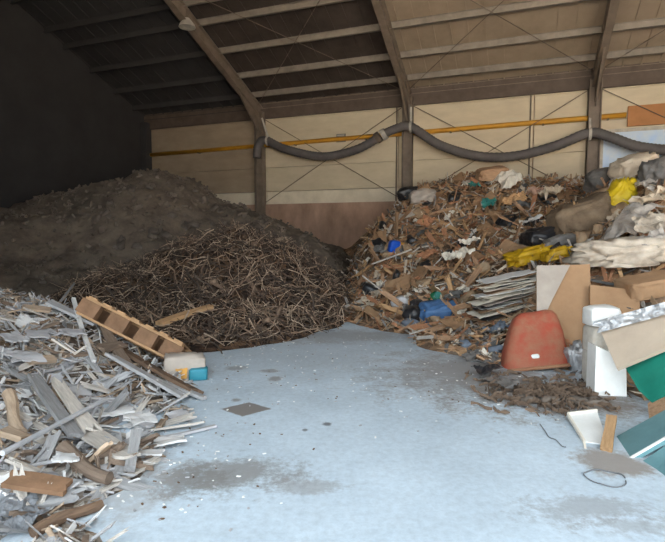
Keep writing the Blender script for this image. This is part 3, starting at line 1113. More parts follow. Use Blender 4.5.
o = bag('yellow_bag', 617, 212, .21, .2, .36, 'ybag', 'bright yellow plastic bag standing high on the rubbish heap', ang=0, seed=4, lump=.12, tilt=.6, crease=.1, fold=.22, flat=1)
vf = tube([(0, 0, .26), (.02, 0, .34), (.03, 0, .37), (.05, .02, .41)], [.10, .05, .045, .08], 9)
raw('tied_neck', vf[0], vf[1], M['ybag'], o, True)
bag('yellow_sheet', 532, 264, .46, .24, .15, 'ysheet', 'flattened golden yellow sheet above the stacked thin sheets', 'sheet', .15, 5, lump=.25, crease=.06, fold=.25, flat=.3)
bag('yellow_sheet', 560, 262, .22, .16, .1, 'ysheet', 'small golden yellow fold beside the larger yellow sheet', 'sheet', -.1, 6, lump=.25, crease=.06, fold=.25, flat=.3)
o = bag('burlap_sack', 585, 232, .56, .4, .36, 'sackcloth', 'big brown sack slumped below the yellow bag', 'sack', -.2, 7, lump=.25, crease=.06, fold=.12, sq=.6)
bag('black_bag', 545, 246, .36, .26, .2, 'dkbag', 'glossy black plastic bag lying above the yellow sheet', ang=.1, seed=8)
bag('black_bag', 563, 251, .3, .2, .13, 'gbag', 'dark bluish bag wedged under the big brown sack', ang=0, seed=9)
bag('black_bag', 606, 190, .36, .26, .25, 'gbag', 'dark grey bag high up behind the yellow bag', seed=10)
bag('tan_bag', 637, 177, .42, .3, .24, 'cream', 'tan plastic bag on the topmost crest at the frame edge', seed=11, crease=.1, fold=.2)
bag('grey_bag', 659, 186, .28, .24, .3, 'gbag', 'grey plastic bag bulging at the frame edge below the crest', seed=12, fold=.2, sq=.85)
crumple('plastic_film', 643, 195, .4, .55, 'film', 'pale film strip hanging below the tan crest bag', 'sheet', .5, .08, 13, .08)
crumple('plastic_film', 636, 230, 1.25, .7, 'film', 'wide grey plastic film draped over the bags above the white sack', 'sheet', .5, .10, 14, .13, 2.2, drape=.16, n=26)
crumple('plastic_film', 655, 245, .6, .5, 'sack', 'whitish film bunched at the frame edge above the sack', 'sheet', 1.0, .10, 15, .18, 3)
o = bag('woven_sack', 628, 272, .66, .36, .2, 'sack', 'large dirty white woven sack lying on the brown cardboard', 'sack', -.08, 16, sink=.17, lump=.25, crease=.08, flat=.75, sq=.75, fold=.38)
crumple('plastic_film', 655, 262, .5, .3, 'film', 'creased pale film over the end of the large white sack', 'sheet', .2, .08, 17, .24)
crumple('paper_sack', 508, 187, .8, .7, 'paper', 'torn white paper sack on the crest of the rubbish heap', 'sack', .4, .17, 18, .16, 2.6, drape=.3, n=18)
bag('brown_box', 492, 181, .42, .25, .2, 'brown', 'dark brown crushed box at the very top of the crest', 'box', .1, 19, crease=.1, lump=.12, sq=.4)
crumple('plastic_wrap', 552, 201, .55, .45, 'cream', 'crumpled whitish wrap under the crest near the brown sack', 'wrap', .2, .12, 20, .1)
crumple('plastic_wrap', 537, 200, .4, .34, 'pink', 'pinkish crumpled wrap beside the whitish one', 'wrap', .8, .1, 21, .1)
crumple('yellow_sheet', 515, 208, .7, .42, 'tan', 'mustard coloured cloth spread below the torn white sack', 'cloth', .0, .1, 22, .1)
crumple('printed_wrap', 537, 231, .45, .3, 'board', 'white and blue crumpled wrap above the glossy black bag', 'wrap', .3, .08, 23, .12)
crumple('teal_scrap', 475, 193, .26, .32, 'teal', 'teal plastic scrap highest on the crest', 'scrap', .3, .1, 24, .12)
crumple('teal_scrap', 490, 212, .36, .38, 'teal', 'larger teal plastic scrap below the torn white sack', 'scrap', 1.1, .1, 25, .12)
crumple('white_paper', 461, 268, .55, .6, 'paper', 'crumpled white paper low on the face of the rubbish heap', 'paper', .4, .12, 26, .12)
crumple('white_paper', 473, 254, .24, .5, 'paper', 'upright torn strip of white paper beside the crumpled sheet', 'paper', 1.2, .1, 27, .14)
bag('white_bundle', 378, 222, .17, .14, .14, 'paper', 'small white bundle on the shoulder of the heap by the concrete wall', 'bundle', seed=28, crease=.25, sub=3)
span('pale_plank', (392, 225), (414, 219), .17, .03, M['cardgrey'], 'short pale board just above the small white bundle', 'board', (.15, .15), 29)
span('pale_stick', (384, 246), (392, 229), .06, .04, M['pale'], 'pale upright slat below the short pale board', 'slat', (.12, .12), 30)
bag('yellow_rag', 402, 205, .22, .18, .12, 'ysheet', 'dull yellow rag at the heap shoulder below the middle column', 'rag', seed=31, sub=3)
bag('grey_bag', 422, 204, .34, .24, .2, 'cardgrey', 'grey-green bag beside the dull yellow rag', seed=32)
bag('black_bag', 410, 200, .3, .22, .2, 'dkbag', 'black bag against the wall at the foot of the middle column', seed=33)
c = hit(393, 254)
e = empty('blue_canister', c + Vector((0, -.14, .16)))
e.rotation_euler = (.2, .15, .3)
tag(e, 'bright blue canister with an orange side on the heap face', 'canister')
vf = bag_mesh(.13, .1, .17, 35, 3, .04, .03, .35)
raw('canister_body', vf[0], vf[1], M['blue2'], e, True)
vf = bag_mesh(.1, .1, .14, 36, 3, .1, .06, .4)
raw('orange_lid', [Vector(p) + Vector((.2, 0, .02)) for p in vf[0]], vf[1], M['orangeprint'], e, True)
bag('blue_tarp', 437, 318, .34, .24, .2, 'blue', 'bundled blue tarpaulin at the foot of the rubbish heap', 'tarpaulin', .1, 37, sink=.12)
bag('blue_rag', 410, 326, .16, .12, .08, 'cloth', 'small blue-grey rag beside the bundled blue tarpaulin', 'rag', seed=38, sub=3)
c = hit(434, 300)
e = empty('green_bottle', c + Vector((0, -.06, .06)))
e.rotation_euler = (1.2, 0, .4)
tag(e, 'round green glass jar just above the bundled blue tarpaulin', 'jar')
raw('jar_body', *tube([(0, 0, -.09), (0, 0, -.07), (0, 0, .06), (0, 0, .1)], [.07, .1, .1, .07], 14), M['green'], e, True)
raw('jar_lid', *tube([(0, 0, .1), (0, 0, .13), (0, 0, .14)], [.075, .075, .06], 14), M['teal'], e)
bag('white_rubble', 400, 305, .16, .12, .12, 'gboard', 'greyish plaster lump beside the blue tarpaulin', 'lump', seed=39, sub=3)
crumple('white_paper', 465, 297, .2, .16, 'paper', 'small white paper folded by the end of the sheet stack', 'paper', .3, .05, 40, .1)
span('pale_stick', (372, 312), (411, 335), .03, .02, M['pale'], 'thin pale stick lying on the foot of the heap towards the floor', 'stick', (.04, .03), 41)
crumple('card_sheet', 429, 263, .5, .34, 'rust', 'reddish brown card sheet in the middle of the heap face', 'card', .6, .05, 42, .1)
crumple('card_sheet', 425, 228, .5, .4, 'rust', 'reddish card sheet below the grey-green bag', 'card', 1.0, .05, 43, .1)

# stack of thin flattened sheets
def sheet_stack():
    base = hit(505, 316)
    k = 0
    n = 28
    group = 'thin sheets in the leaning stack'
    for i in range(n):
        t = i / (n - 1)
        L, Wd = rng.uniform(.75, 1.1), rng.uniform(.4, .6)
        vf = sheet_mesh(L, Wd, 500 + i, .016, 8, .007, 2.5, .05)
        p = base + Vector((.02 + .10 * t + rng.uniform(-.07, .07), .14 + .12 * t + rng.uniform(-.05, .05), -.02 + .60 * t))
        o = raw('flat_sheet', vf[0], vf[1], M[('board', 'card', 'paper', 'cardgrey', 'dkbag', 'brown')[(i * 5 + i // 3) % 6] if i % 2 else 'paper'], None)
        q = Matrix.Rotation(-.30 + .14 * t + rng.uniform(-.07, .07), 3, 'Y') @ Matrix.Rotation(rng.uniform(-.06, .08), 3, 'X') @ Matrix.Rotation(rng.uniform(-.12, .2), 3, 'Z')
        finish(o, p, q.to_quaternion())
        where = 'topmost thin sheet of the leaning stack beside the cardboard' if i == n - 1 else 'lowest thin sheet of the leaning stack beside the red tub' if i == 0 else ('white thin sheet' if i % 2 == 0 else 'darker thin sheet') + (' in the lower part' if t < .35 else ' in the middle' if t < .68 else ' in the upper part') + ' of the leaning stack'
        tag(o, where, 'sheet', group)


sheet_stack()

# big upright cardboard
e = poly_board('cardboard_sheet', [(537, 266, 6.75), (590, 264, 6.7), (592, 345, 6.1), (536, 345, 6.15)], .03, M['card'], 'large brown cardboard panel standing upright behind the red tub', 'cardboard')
vv, ff, nn = prism([at(536.5, 266, 6.70), at(570, 265.5, 6.67), at(552, 300, 6.4), at(536.5, 334, 6.16)], .008)
o = raw('pale_corner', [p + nn * .012 - Vector(e.location) for p in vv], ff, M['cardgrey'], e)
o['label'] = 'pale triangular torn patch'
poly_board('cardboard_sheet', [(590, 285, 6.45), (640, 290, 6.3), (640, 345, 5.9), (590, 345, 5.95)], .03, M['card'], 'second brown cardboard panel behind the white foam blocks', 'cardboard')
bag('carton_side', 650, 298, .34, .22, .14, 'card', 'crushed brown carton under the end of the large white sack', 'carton', 0, 44, crease=.08, lump=.1, sq=.4)

# red tub
def red_tub():
    c = flr(540, 371)
    e = empty('red_tub', c)
    e.rotation_euler = (-.30, -.13, -.10)
    tag(e, 'faded red plastic tub lying upturned in front of the cardboard', 'tub')
    v, f = [], []
    prof = [(0.00, 1.0), (.03, 1.0), (.08, .97), (.25, .90), (.42, .81), (.56, .71), (.64, .62), (.69, .50), (.71, .32), (.71, .0)]
    n = 40
    for z, k in prof:
        for i in range(n):
            a = 2 * PI * i / n
            ca, sa = math.cos(a), math.sin(a)
            x = math.copysign(abs(ca) ** .5, ca) * .41 * k
            y = math.copysign(abs(sa) ** .5, sa) * .28 * k
            w = 1 + .03 * mn.noise((x * 4, y * 4, z * 4))
            v.append((x * w + .13 * (z / .7) ** 1.3, y * w + .26, z * w + .02))
    for j in range(len(prof) - 1):
        for i in range(n):
            f.append((j * n + i, j * n + (i + 1) % n, (j + 1) * n + (i + 1) % n, (j + 1) * n + i))
    raw('tub_shell', v, f, M['red'], e, True)
    pts = []
    for i in range(n + 1):
        a = 2 * PI * i / n
        ca, sa = math.cos(a), math.sin(a)
        pts.append((math.copysign(abs(ca) ** .5, ca) * .42, math.copysign(abs(sa) ** .5, sa) * .29 + .26, .035))
    raw('tub_rim', *tube(pts, .024, 6, False), M['dustrim'], e, True)
    o = raw('dirt_patch', [Vector((p[0], p[1], p[2])) for p in bag_mesh(.05, .012, .03, 77, 2)[0]], ICO[2][1], M['foam'], e, True)
    o.location = (-.02, .0, .17)
    o['label'] = 'white splash on the red tub'


red_tub()
bag('foil_bundle', 579, 368, .11, .1, .19, 'foil', 'crumpled silver foil bundle between red tub and foam block', 'bundle', seed=46, crease=.35, lump=.2, sink=.1)

# foam blocks
c = flr(612, 396)
o = raw('foam_block', [(-.155, -.1, 0), (.15, -.1, 0), (.15, .12, 0), (-.155, .12, 0), (-.155, -.1, .5), (.13, -.1, .38), (.13, .12, .38), (-.155, .12, .5)], BOXF, M['foam'])
o.location = c + Vector((0, .1, 0))
o.rotation_euler = (0, 0, -.12)
tag(o, 'clean white foam block standing on the floor beside the foil bundle', 'foam block')
e = empty('foam_roll', c + Vector((0.03, .3, .5)))
tag(e, 'dirty white foam slab stack standing above the clean foam block', 'foam')
raw('foam_slab', [Vector(p) for p in bag_mesh(.145, .12, .17, 48, 3, .05, .05, .35)[0]], ICO[3][1], M['foamgrey'], e, True)
raw('foam_slab', [Vector(p) + Vector((0, 0, .24)) for p in bag_mesh(.16, .13, .12, 49, 3, .05, .05, .35)[0]], ICO[3][1], M['foam'], e, True)
raw('foam_slab', [Vector(p) + Vector((0, .05, -.3)) for p in bag_mesh(.13, .1, .22, 50, 3, .05, .05, .35)[0]], ICO[3][1], M['foamgrey'], e, True)

# foil faced board
e = poly_board('insulation_board', [(599, 327, 5.0), (735, 290, 4.42), (735, 318, 4.2), (617, 369, 4.55)], .04, M['foilback'], 'beige faced insulation board with a crumpled silver edge leaning on the foam', 'board')
A_, B_ = Vector(at(597, 327, 4.96)), Vector(at(735, 289, 4.38))
x_ = (B_ - A_).normalized()
z_ = (EYE - A_).normalized()
z_ = (z_ - x_ * z_.dot(x_)).normalized()
Q_ = Matrix((x_, z_.cross(x_), z_)).transposed()
vf = sheet_mesh((B_ - A_).length * 1.04, .12, 621, .03, 30, .005, 8, .05)
raw('foil_edge', [Q_ @ Vector(q) + (A_ + B_) / 2 + z_ * .03 - Vector(e.location) for q in vf[0]], vf[1], M['foil'], e)
poly_board('green_sheet', [(624, 364, 4.75), (730, 306, 4.2), (730, 365, 4.0), (651, 402, 4.3), (638, 390, 4.45)], .02, M['greensheet'], 'bright green sheet leaning under the beige insulation board', 'sheet')
poly_board('brown_board', [(648, 404, 4.34), (700, 367, 4.2), (700, 388, 4.08), (649, 421, 4.18)], .02, M['brown'], 'narrow brown board edge below the bright green sheet', 'board')
e = poly_board('teal_board', [(614, 438, 3.88), (712, 384, 3.85), (712, 411, 3.5), (627, 460, 3.50), (614, 448, 3.72)], .04, M['tealgrey'], 'grey teal board with a white edge lying by the broken white panel', 'board')
a, b = at(627, 460, 3.50), at(712, 411, 3.5)
v, f = beam(a, b, .014, .014)
raw('white_edge', [p - Vector(e.location) for p in v], f, M['foam'], e)
poly_board('teal_board', [(640, 462, 3.44), (712, 415, 3.6), (705, 510, 2.82), (652, 474, 3.3)], .03, M['tealgrey'], 'lowest teal board flat on the floor at the frame edge', 'board')
e = poly_board('white_laminate', [(568, 415, 4.2), (597, 411, 4.25), (603, 428, 3.95), (602, 444, 3.72), (584, 441, 3.76)], .012, M['foam'], 'broken white laminate panel with a bent edge on the dirt', 'panel')
for (p, q) in (((568, 414, 4.2), (597, 410.5, 4.25)), ((568, 415, 4.2), (584, 441, 3.76)), ((584, 441, 3.76), (586, 455, 3.60))):
    v, f = beam(at(*p), at(*q), .016, .03)
    raw('panel_edge', [x - Vector(e.location) for x in v], f, M['paper'], e)
span('wood_block', (606, 452), (611, 434), .075, .05, M['tan'], 'orange-brown wood offcut leaning between white panel and teal board', 'offcut', (.01, .14), 52, .02)
c = flr(606, 478, .008)
ring = [c + Vector((.125 * math.cos(a) * (1 + .1 * math.sin(3 * a)), .115 * math.sin(a), .004 * math.sin(5 * a))) for a in np.linspace(0, 2 * PI * .96, 30)]
v, f = tube(ring, .0045, 5)
tag(world_obj('wire_loop', v, f, M['wire']), 'thin loop of wire lying on the floor below the teal board', 'wire')
ring = [flr(*q, .006) for q in ((540, 424), (545, 431), (549, 437), (556, 440), (562, 446), (566, 447))]
v, f = tube(spline(ring, 5), .0045, 5)
tag(world_obj('wire_strand', v, f, M['wire']), 'thin dark wire trailing over the floor before the brown shreds', 'wire')
# plastic on the floor
crumple('dark_film', 488, 376, .34, .22, 'dkbag', 'dark plastic film on the floor beside the red tub', 'film', .3, .05, 54, .05)
crumple('dark_film', 492, 383, .3, .2, 'gbag', 'grey plastic film flat on the floor before the red tub', 'film', -.2, .03, 55, .03)
crumple('dark_film', 508, 390, .3, .2, 'gbag', 'crumpled grey film at the foot of the red tub', 'film', .9, .04, 56, .04)
crumple('blue_rag', 497, 333, .4, .26, 'cloth', 'blue-grey rag below the leaning stack of sheets', 'rag', .3, .06, 57, .06)
for k, (px, py, rx, lab) in enumerate(((525, 402, .13, 'brown bark lump at the end of the shreds before the tub'), (548, 404, .15, 'dark fibrous lump in front of the red tub'), (572, 402, .14, 'brown fibrous lump before the foil bundle'), (594, 404, .12, 'brown fibrous lump at the foot of the foam block'))):
    bag('bark_lump', px, py, rx * .8, rx * .5, .04, 'stone', lab, 'lump', k, 60 + k, crease=.4, lump=.35, sub=3)

# ------------------------------------------------------------------ scattered individuals
POOL = {}


def pooled(key, maker, m, name, smooth=False):
    k = (key, m)
    if k not in POOL:
        v, f = maker()
        me = bpy.data.meshes.new(name)
        me.from_pydata([tuple(p) for p in v], [], f)
        me.materials.append(M[m])
        if smooth:
            me.shade_smooth()
        me.update()
        POOL[k] = me
    return POOL[k]


def in_poly(x, y, P):
    c = False
    for i in range(len(P)):
        (x1, y1), (x2, y2) = P[i], P[i - 1]
        if (y1 > y) != (y2 > y) and x < (x2 - x1) * (y - y1) / (y2 - y1) + x1:
            c = not c
    return c


def rand_in(P):
    xs, ys = [p[0] for p in P], [p[1] for p in P]
    while True:
        x, y = rng.uniform(min(xs), max(xs)), rng.uniform(min(ys), max(ys))
        if in_poly(x, y, P):
            return x, y


def near(px, py, marks):
    return min(marks, key=lambda m: (m[1] - px) ** 2 + (m[2] - py) ** 2)[0]


def scatter(n, poly, heap, kinds, marks, group, sink=(0.0, 0.05), tilt=.35, flat=0.0):
    """kinds: list of (weight, name, category, adjective, material, maker(seed), variants, smooth)"""
    tot = sum(k[0] for k in kinds)
    for i in range(n):
        px, py = rand_in(poly)
        p = hit(px, py, heap)
        if p is None or p.y > 18.5:
            continue
        r = rng.uniform(0, tot)
        for k in kinds:
            r -= k[0]
            if r <= 0:
                break
        _, name, cat, adj, m, maker, nv, sm = k
        var = rng.randrange(nv)
        me = pooled((name, adj, var), lambda: maker(var * 7 + 1), m, name, sm)
        o = bpy.data.objects.new(name, me)
        COL.objects.link(o)
        nn = normal_at(p.x, p.y)
        if flat:
            nn = nn.lerp(Vector((0, 0, 1)), flat).normalized()
        z = p.z + (heap[0].rough_at(p.x, p.y) * .7 if p.z > .1 else 0)
        o.rotation_mode = 'QUATERNION'
        o.rotation_quaternion = orient(nn, rng.uniform(0, 2 * PI), rng.gauss(0, tilt), rng.gauss(0, tilt))
        o.location = Vector((p.x, p.y, z)) + nn * rng.uniform(*sink)
        sc_ = rng.uniform(.75, 1.25)
        o.scale = (sc_, sc_, sc_)
        tag(o, adj + ' ' + near(px, py, marks), cat, group)


def pk(L, W, T, rag=.15):
    return lambda s: plank_mesh(L * (1 + .1 * (s % 3)), W, T, s, rag, .03)


def sk(L, w):
    def g(s):
        r = random.Random(s)
        pts, y, z = [], 0, 0
        for i in range(7):
            pts.append((-L / 2 + L * i / 6, y, z))
            y += r.uniform(-.06, .06) * L
            z += r.uniform(-.05, .05) * L
        v, f = tube(pts, [w * (1 - .1 * i) for i in range(7)], 6)
        mb = MB()
        mb.add(v, f)
        for j in (2, 3, 4):
            if r.random() < .7:
                a = Vector(pts[j])
                d = Vector((r.uniform(.3, 1), r.uniform(-1, 1), r.uniform(-.3, 1))).normalized() * L * r.uniform(.15, .35)
                mb.add(*tube([a, a + d * .5 + Vector((0, 0, .02 * L)), a + d], [w * .6, w * .5, w * .25], 5))
        return mb.v, mb.f
    return g


def shp(W, H, amp, th=.006, freq=5, rag=.14):
    return lambda s: sheet_mesh(W, H, s + 900, amp, 8, th, freq, rag)


def lump(r, sq=.6):
    return lambda s: bag_mesh(r, r * .75, r * .6, s + 40, 2, .3, .2, sq)


TP = [(5, 300), (45, 310), (80, 335), (110, 362), (150, 385), (192, 404), (165, 440), (138, 474), (110, 492), (70, 515), (50, 538), (5, 538)]
TM = [('beside the tipped pallet', 95, 350), ('on the crest of the timber heap', 25, 310), ('around the rounded grey panel', 30, 350), ('near the whitish stick', 80, 375),
      ('above the pale tan log', 15, 395), ('along the long grey pipe', 60, 450), ('over the wide weathered board', 55, 415), ('between the pipe and the reddish brown board', 30, 480),
      ('below the dark boards', 120, 405), ('at the floor end of the dark boards', 170, 410), ('around the wide pale board', 105, 455), ('beside the propped stake', 135, 465), ('around the crumpled silver sheeting', 30, 525), ('by the thick broken branch', 90, 490)]
scatter(200, TP, [timber], [
    (3, 'board', 'board', 'long weathered grey board', 'grey', pk(.55, .07, .018), 4, False),
    (3, 'board', 'board', 'long pale splintered board', 'pale', pk(.5, .06, .016, .25), 4, False),
    (2, 'board', 'board', 'short tan board', 'dusttan', pk(.3, .06, .02), 4, False),
    (2, 'board', 'board', 'dark brown broken board', 'dustbrown', pk(.38, .06, .02), 4, False),
    (2, 'lath', 'lath', 'thin pale lath', 'pale', pk(.5, .02, .012), 3, False),
    (2, 'lath', 'lath', 'thin grey lath', 'gboard', pk(.42, .022, .012), 3, False),
    (3, 'panel_shard', 'panel', 'small white panel shard', 'board', shp(.17, .12, .012, .012), 5, False),
    (3, 'panel_shard', 'panel', 'small grey panel shard', 'gboard', shp(.2, .14, .014, .012), 5, False),
], TM, 'scrap wood and panel pieces of the timber heap', (0.0, .05), .3)

BP = [(115, 300), (135, 275), (180, 240), (240, 226), (292, 242), (322, 275), (334, 322), (300, 336), (262, 343), (205, 349), (150, 352), (112, 345)]
BM = [('on top of the brush heap', 240, 235), ('on the dark shoulder of the brush heap', 150, 270), ('on the brush heap side facing the rubbish', 315, 290), ('low on the brush heap over the tan plank', 170, 325), ('in the middle of the brush heap face', 230, 280), ('at the floor edge of the brush heap', 260, 335), ('low on the brush heap near the rubbish', 310, 325), ('upper brush heap slope towards the wall', 285, 250)]
scatter(250, BP, [brush], [
    (3, 'branch', 'branch', 'brown forked branch', 'twig', sk(.85, .013), 6, True),
    (2, 'branch', 'branch', 'pale bare branch', 'twigpale', sk(.75, .010), 6, True),
    (4, 'branch', 'branch', 'dark knotted branch', 'twigdark', sk(.7, .018), 6, True),
    (1, 'root', 'root', 'short thick brown root', 'twig', sk(.45, .04), 4, True),
], BM, 'branches and roots of the brush heap', (0.0, .12), .45)

RP = [(345, 312), (358, 275), (375, 235), (398, 208), (425, 190), (465, 183), (500, 182), (540, 190), (575, 205), (590, 235), (560, 255), (520, 262), (490, 275), (470, 300), (460, 345), (430, 340), (385, 324)]
RM = [('beside the bright blue canister', 393, 254), ('near the small white bundle', 378, 225), ('around the grey-green bag', 420, 205), ('under the heap crest by the torn white sack', 490, 195), ('around the crumpled white paper', 462, 268), ('by the reddish card sheet', 428, 235),
      ('above the bundled blue tarpaulin', 435, 295), ('at the floor edge of the rubbish heap', 385, 318), ('at the concrete wall end of the rubbish heap', 355, 290), ('around the larger teal scrap', 490, 215), ('below the whitish wraps', 545, 215), ('above the glossy black bag', 530, 238), ('over the leaning sheet stack', 500, 270), ('beside the big brown sack', 575, 220), ('in the middle of the rubbish heap face', 430, 260)]
scatter(280, RP, [rubbish], [
    (4, 'board', 'board', 'brown broken board', 'brown', pk(.85, .09, .025), 5, False),
    (3, 'board', 'board', 'tan splintered board', 'tan', pk(.8, .07, .02, .2), 5, False),
    (3, 'board', 'board', 'reddish brown board', 'rust', pk(.6, .12, .02), 5, False),
    (2, 'lath', 'lath', 'pale thin lath', 'pale', pk(.8, .03, .018), 3, False),
    (2.5, 'cardboard', 'cardboard', 'torn cardboard piece', 'card', shp(.5, .34, .025, .008, 3, .05), 5, False),
    (2, 'paper_scrap', 'paper', 'white paper scrap', 'paper', shp(.2, .16, .06, .005, 8), 5, False),
    (1, 'plastic_scrap', 'plastic', 'cream plastic scrap', 'cream', shp(.3, .2, .06, .005, 8), 4, False),
    (1.2, 'plastic_scrap', 'plastic', 'grey plastic scrap', 'gbag', shp(.34, .24, .07, .005, 7), 4, False),
    (1.2, 'small_bag', 'bag', 'small dark crumpled bag', 'dkbag', lump(.17), 4, True),
    (1.5, 'rag', 'rag', 'brown crumpled rag', 'burlap', lump(.17), 4, True),
], RM, 'mixed boards and scraps of the rubbish heap', (0.02, .12), .45)
RP2 = [(590, 205), (605, 190), (632, 182), (662, 200), (662, 225), (630, 240), (600, 250), (575, 255)]
scatter(26, RP2, [rubbish], [
    (2, 'plastic_film', 'sheet', 'pale crumpled film', 'film', shp(.5, .4, .09, .005, 5), 4, False),
    (1, 'rag', 'rag', 'brown crumpled rag', 'burlap', lump(.2), 4, True),
    (1, 'plastic_film', 'sheet', 'dirty cream film', 'cream', shp(.45, .35, .09, .005, 6), 4, False),
], [('beside the bright yellow bag', 612, 205), ('among the films over the large white sack', 640, 235), ('at the frame edge below the tan crest bag', 655, 195)], 'films and rags around the yellow bag', (0.02, .1), .4)
# at the foot, between stack and floor
scatter(46, [(440, 335), (470, 325), (500, 330), (498, 366), (480, 372), (452, 350)], [rubbish], [
    (2, 'board', 'board', 'short brown board', 'brown', pk(.3, .06, .02), 4, False),
    (2, 'paper_scrap', 'paper', 'small white scrap', 'paper', shp(.12, .1, .03, .005, 9), 4, False),
    (2, 'plastic_scrap', 'plastic', 'small grey film scrap', 'gbag', shp(.24, .16, .04, .005, 7), 4, False),
    (1, 'rag', 'rag', 'small blue-grey rag', 'cloth', lump(.09), 4, True),
], [('at the floor beside the blue tarpaulin', 455, 340), ('below the leaning sheet stack', 485, 340), ('beside the red tub', 498, 365)], 'small scraps at the foot of the rubbish heap', (0.01, .05), .3)
scatter(26, [(85, 220), (120, 190), (170, 180), (230, 205), (180, 232), (120, 255)], [soil], [
    (1, 'clod', 'clod', 'grey earth clod', 'stone', lump(.11), 4, True),
], [('on the top of the soil mound', 165, 185), ('on the dark end of the soil mound', 100, 220), ('above the brush heap on the soil mound', 190, 215)], 'clods on the soil mound', (0.0, .06), .4)


# ------------------------------------------------------------------ uncountable fill: one object per heap
def fill(name, heap, n, xr, yr, maker, mats, label, cat, zmin=.04, lift=(.0, .06), dens=None, tilt=.5):
    V, Fc, MI = [], [], []
    k = 0
    tries = 0
    while k < n and tries < n * 12:
        tries += 1
        x, y = rng.uniform(*xr), rng.uniform(*yr)
        b = float(heap.base(x, y)[0])
        if b < zmin or not inside(x, y):
            continue
        if max(float(h.base(x, y)[0]) for h in HEAPS) > b + .05:
            continue
        e = .15
        nn = Vector((float(heap.base(x - e, y)[0] - heap.base(x + e, y)[0]), float(heap.base(x, y - e)[0] - heap.base(x, y + e)[0]), 2 * e)).normalized()
        z = b + heap.rough_at(x, y) * min(1, b * 4 + .2)
        q = orient(nn, rng.uniform(0, 2 * PI), rng.gauss(0, tilt), rng.gauss(0, tilt))
        v, f = maker()
        base = len(V)
        o = Vector((x, y, z)) + nn * rng.uniform(*lift)
        V += [q @ Vector(p) + o for p in v]
        Fc += [[i + base for i in g] for g in f]
        mi = rng.randrange(len(mats))
        MI += [mi] * len(f)
        k += 1
    o = raw(name, V, Fc, [M[m] for m in mats])
    o.data.polygons.foreach_set('material_index', MI)
    tag(o, label, cat, None, 'stuff')
    return o


def chip(l0, l1, w0, w1, t0=.004, t1=.012):
    def g():
        L, W_, T_ = rng.uniform(l0, l1), rng.uniform(w0, w1), rng.uniform(t0, t1)
        v, f = box(L, W_, T_)
        v = [Vector((p.x + rng.uniform(-.12, .12) * L, p.y + rng.uniform(-.2, .2) * W_, p.z)) for p in v]
        return v, f
    return g


def twig(l0, l1, r0, r1):
    def g():
        L, r = rng.uniform(l0, l1), rng.uniform(r0, r1)
        p = [(-L / 2, 0, 0), (-L / 6, rng.uniform(-.1, .1) * L, rng.uniform(0, .1) * L), (L / 6, rng.uniform(-.12, .12) * L, rng.uniform(-.02, .12) * L), (L / 2, rng.uniform(-.15, .15) * L, rng.uniform(-.05, .15) * L)]
        return tube(p, [r, r, r * .8, r * .4], 4, False)
    return g


fill('wood_splinters', timber, 3600, (-5, 0.2), (1.8, 7.5), chip(.05, .3, .005, .03), ['grey', 'pale', 'gboard', 'board', 'dusttan', 'dustbrown', 'grey'], 'fine splinters and board chips covering the timber heap', 'debris', .0, (.0, .04))
fill('fine_twigs', brush, 5200, (-5, 0.8), (7, 13), twig(.15, .6, .003, .009), ['twig', 'twigdark', 'twigdark', 'twigpale', 'twigdark'], 'tangle of fine twigs covering the brush heap', 'twigs', .0, (.0, .12))
fill('litter_scraps', rubbish, 7500, (-0.2, 7.5), (4.2, 16.5), chip(.08, .42, .008, .06), ['brown', 'rust', 'tan', 'dkwood', 'burlap', 'card', 'cream', 'brown', 'gbag', 'pale'], 'fine torn scraps and splinters covering the rubbish heap', 'debris', .0, (.0, .08), tilt=.6)
fill('soil_crumbs', soil, 1400, (-8.6, 1), (9.5, 18), chip(.04, .16, .03, .1, .02, .06), ['earth', 'stone', 'earth'], 'loose crumbs scattered over the dark soil mound', 'crumbs', .1, (.0, .04))

# crumbs on the open floor
V, Fc, MI = [], [], []
for k in range(700):
    if k < 380:
        px, py = rng.uniform(190, 560), min(536, 336 + abs(rng.gauss(0, 38)))
    elif k < 640:
        px, py = rng.gauss(165, 40), rng.gauss(440, 45)
    else:
        px, py = rng.gauss(500, 60), rng.gauss(385, 22)
    if py > 538 or py < 326:
        continue
    p = flr(px, py)
    if max(float(h.base(p.x, p.y)[0]) for h in HEAPS) > 0.02:
        continue
    v, f = chip(.008, .03, .005, .014, .003, .007)()
    q = Matrix.Rotation(rng.uniform(0, PI), 3, 'Z')
    b = len(V)
    V += [q @ Vector(x) + p + Vector((0, 0, .005)) for x in v]
    Fc += [[i + b for i in g] for g in f]
    MI += [rng.choice((0, 0, 1, 2, 3))] * len(f)
o = raw('floor_crumbs', V, Fc, [M['foam'], M['gboard'], M['dkwood'], M['grey']])
o.data.polygons.foreach_set('material_index', MI)
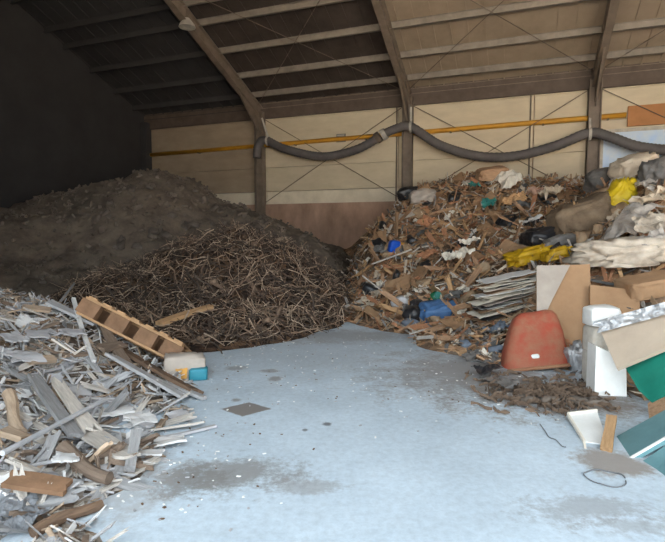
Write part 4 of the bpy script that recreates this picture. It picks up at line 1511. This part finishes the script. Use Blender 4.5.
tag(o, 'tiny white and brown crumbs strewn on the open floor', 'crumbs', None, 'stuff')

# shreds in front of the red tub
V, Fc = [], []
for k in range(300):
    px, py = rng.gauss(552, 32), rng.gauss(396, 9)
    p = hit(px, py, [rubbish])
    v, f = twig(.05, .2, .003, .007)()
    q = Matrix.Rotation(rng.uniform(0, PI), 3, 'Z') @ Matrix.Rotation(rng.gauss(0, .25), 3, 'Y')
    b = len(V)
    V += [q @ Vector(x) + p + Vector((0, 0, rng.uniform(.005, .05))) for x in v]
    Fc += [[i + b for i in g] for g in f]
o = raw('bark_shreds', V, Fc, M['twig'])
tag(o, 'dark brown shredded bark strewn before the red tub and foam block', 'shreds', None, 'stuff')

# ------------------------------------------------------------------ light: the open front of the shed under a pale sky
FD = 18.5
FS = 6.2
v, f = bbox_pts(B, SMIN, FS, FD, FD + .2, 0, 7)  # added unseen wall, lengthened to keep daylight off the end bay
struct('wall_front_blocker', v, f, M['dark'])
w = bpy.data.worlds.new('sky')
sc.world = w
w.use_nodes = True
bg = w.node_tree.nodes['Background']
bg.inputs['Color'].default_value = (0.82, 0.93, 1.0, 1)
bg.inputs['Strength'].default_value = 1.6
pl = bpy.data.lights.new('opening', 'AREA')
pl.shape = 'RECTANGLE'
pl.size, pl.size_y = SMAX - FS, 6.8
pl.cycles.is_portal = True
po = bpy.data.objects.new('opening', pl)
COL.objects.link(po)
po.location = B((SMAX + FS) / 2, FD + .1, 3.4)
po.rotation_euler = (PI / 2, 0, YAW + PI)

sl = bpy.data.lights.new('sun', 'SUN')
sl.energy = 22.0
sl.angle = 0.01
sl.color = (1.0, 0.94, 0.86)
so = bpy.data.objects.new('sun', sl)
COL.objects.link(so)
so.location = (0, 30, 40)
so.rotation_euler = Vector((0.35, 0.62, 0.75)).to_track_quat('Z', 'Y').to_euler()   # high, from behind the shed: it lights the yard outside

vs = sc.view_settings
vs.view_transform = 'Standard'
vs.look = 'None'
vs.gamma = 1.0
vs.exposure = 1.74
vs.use_curve_mapping = False
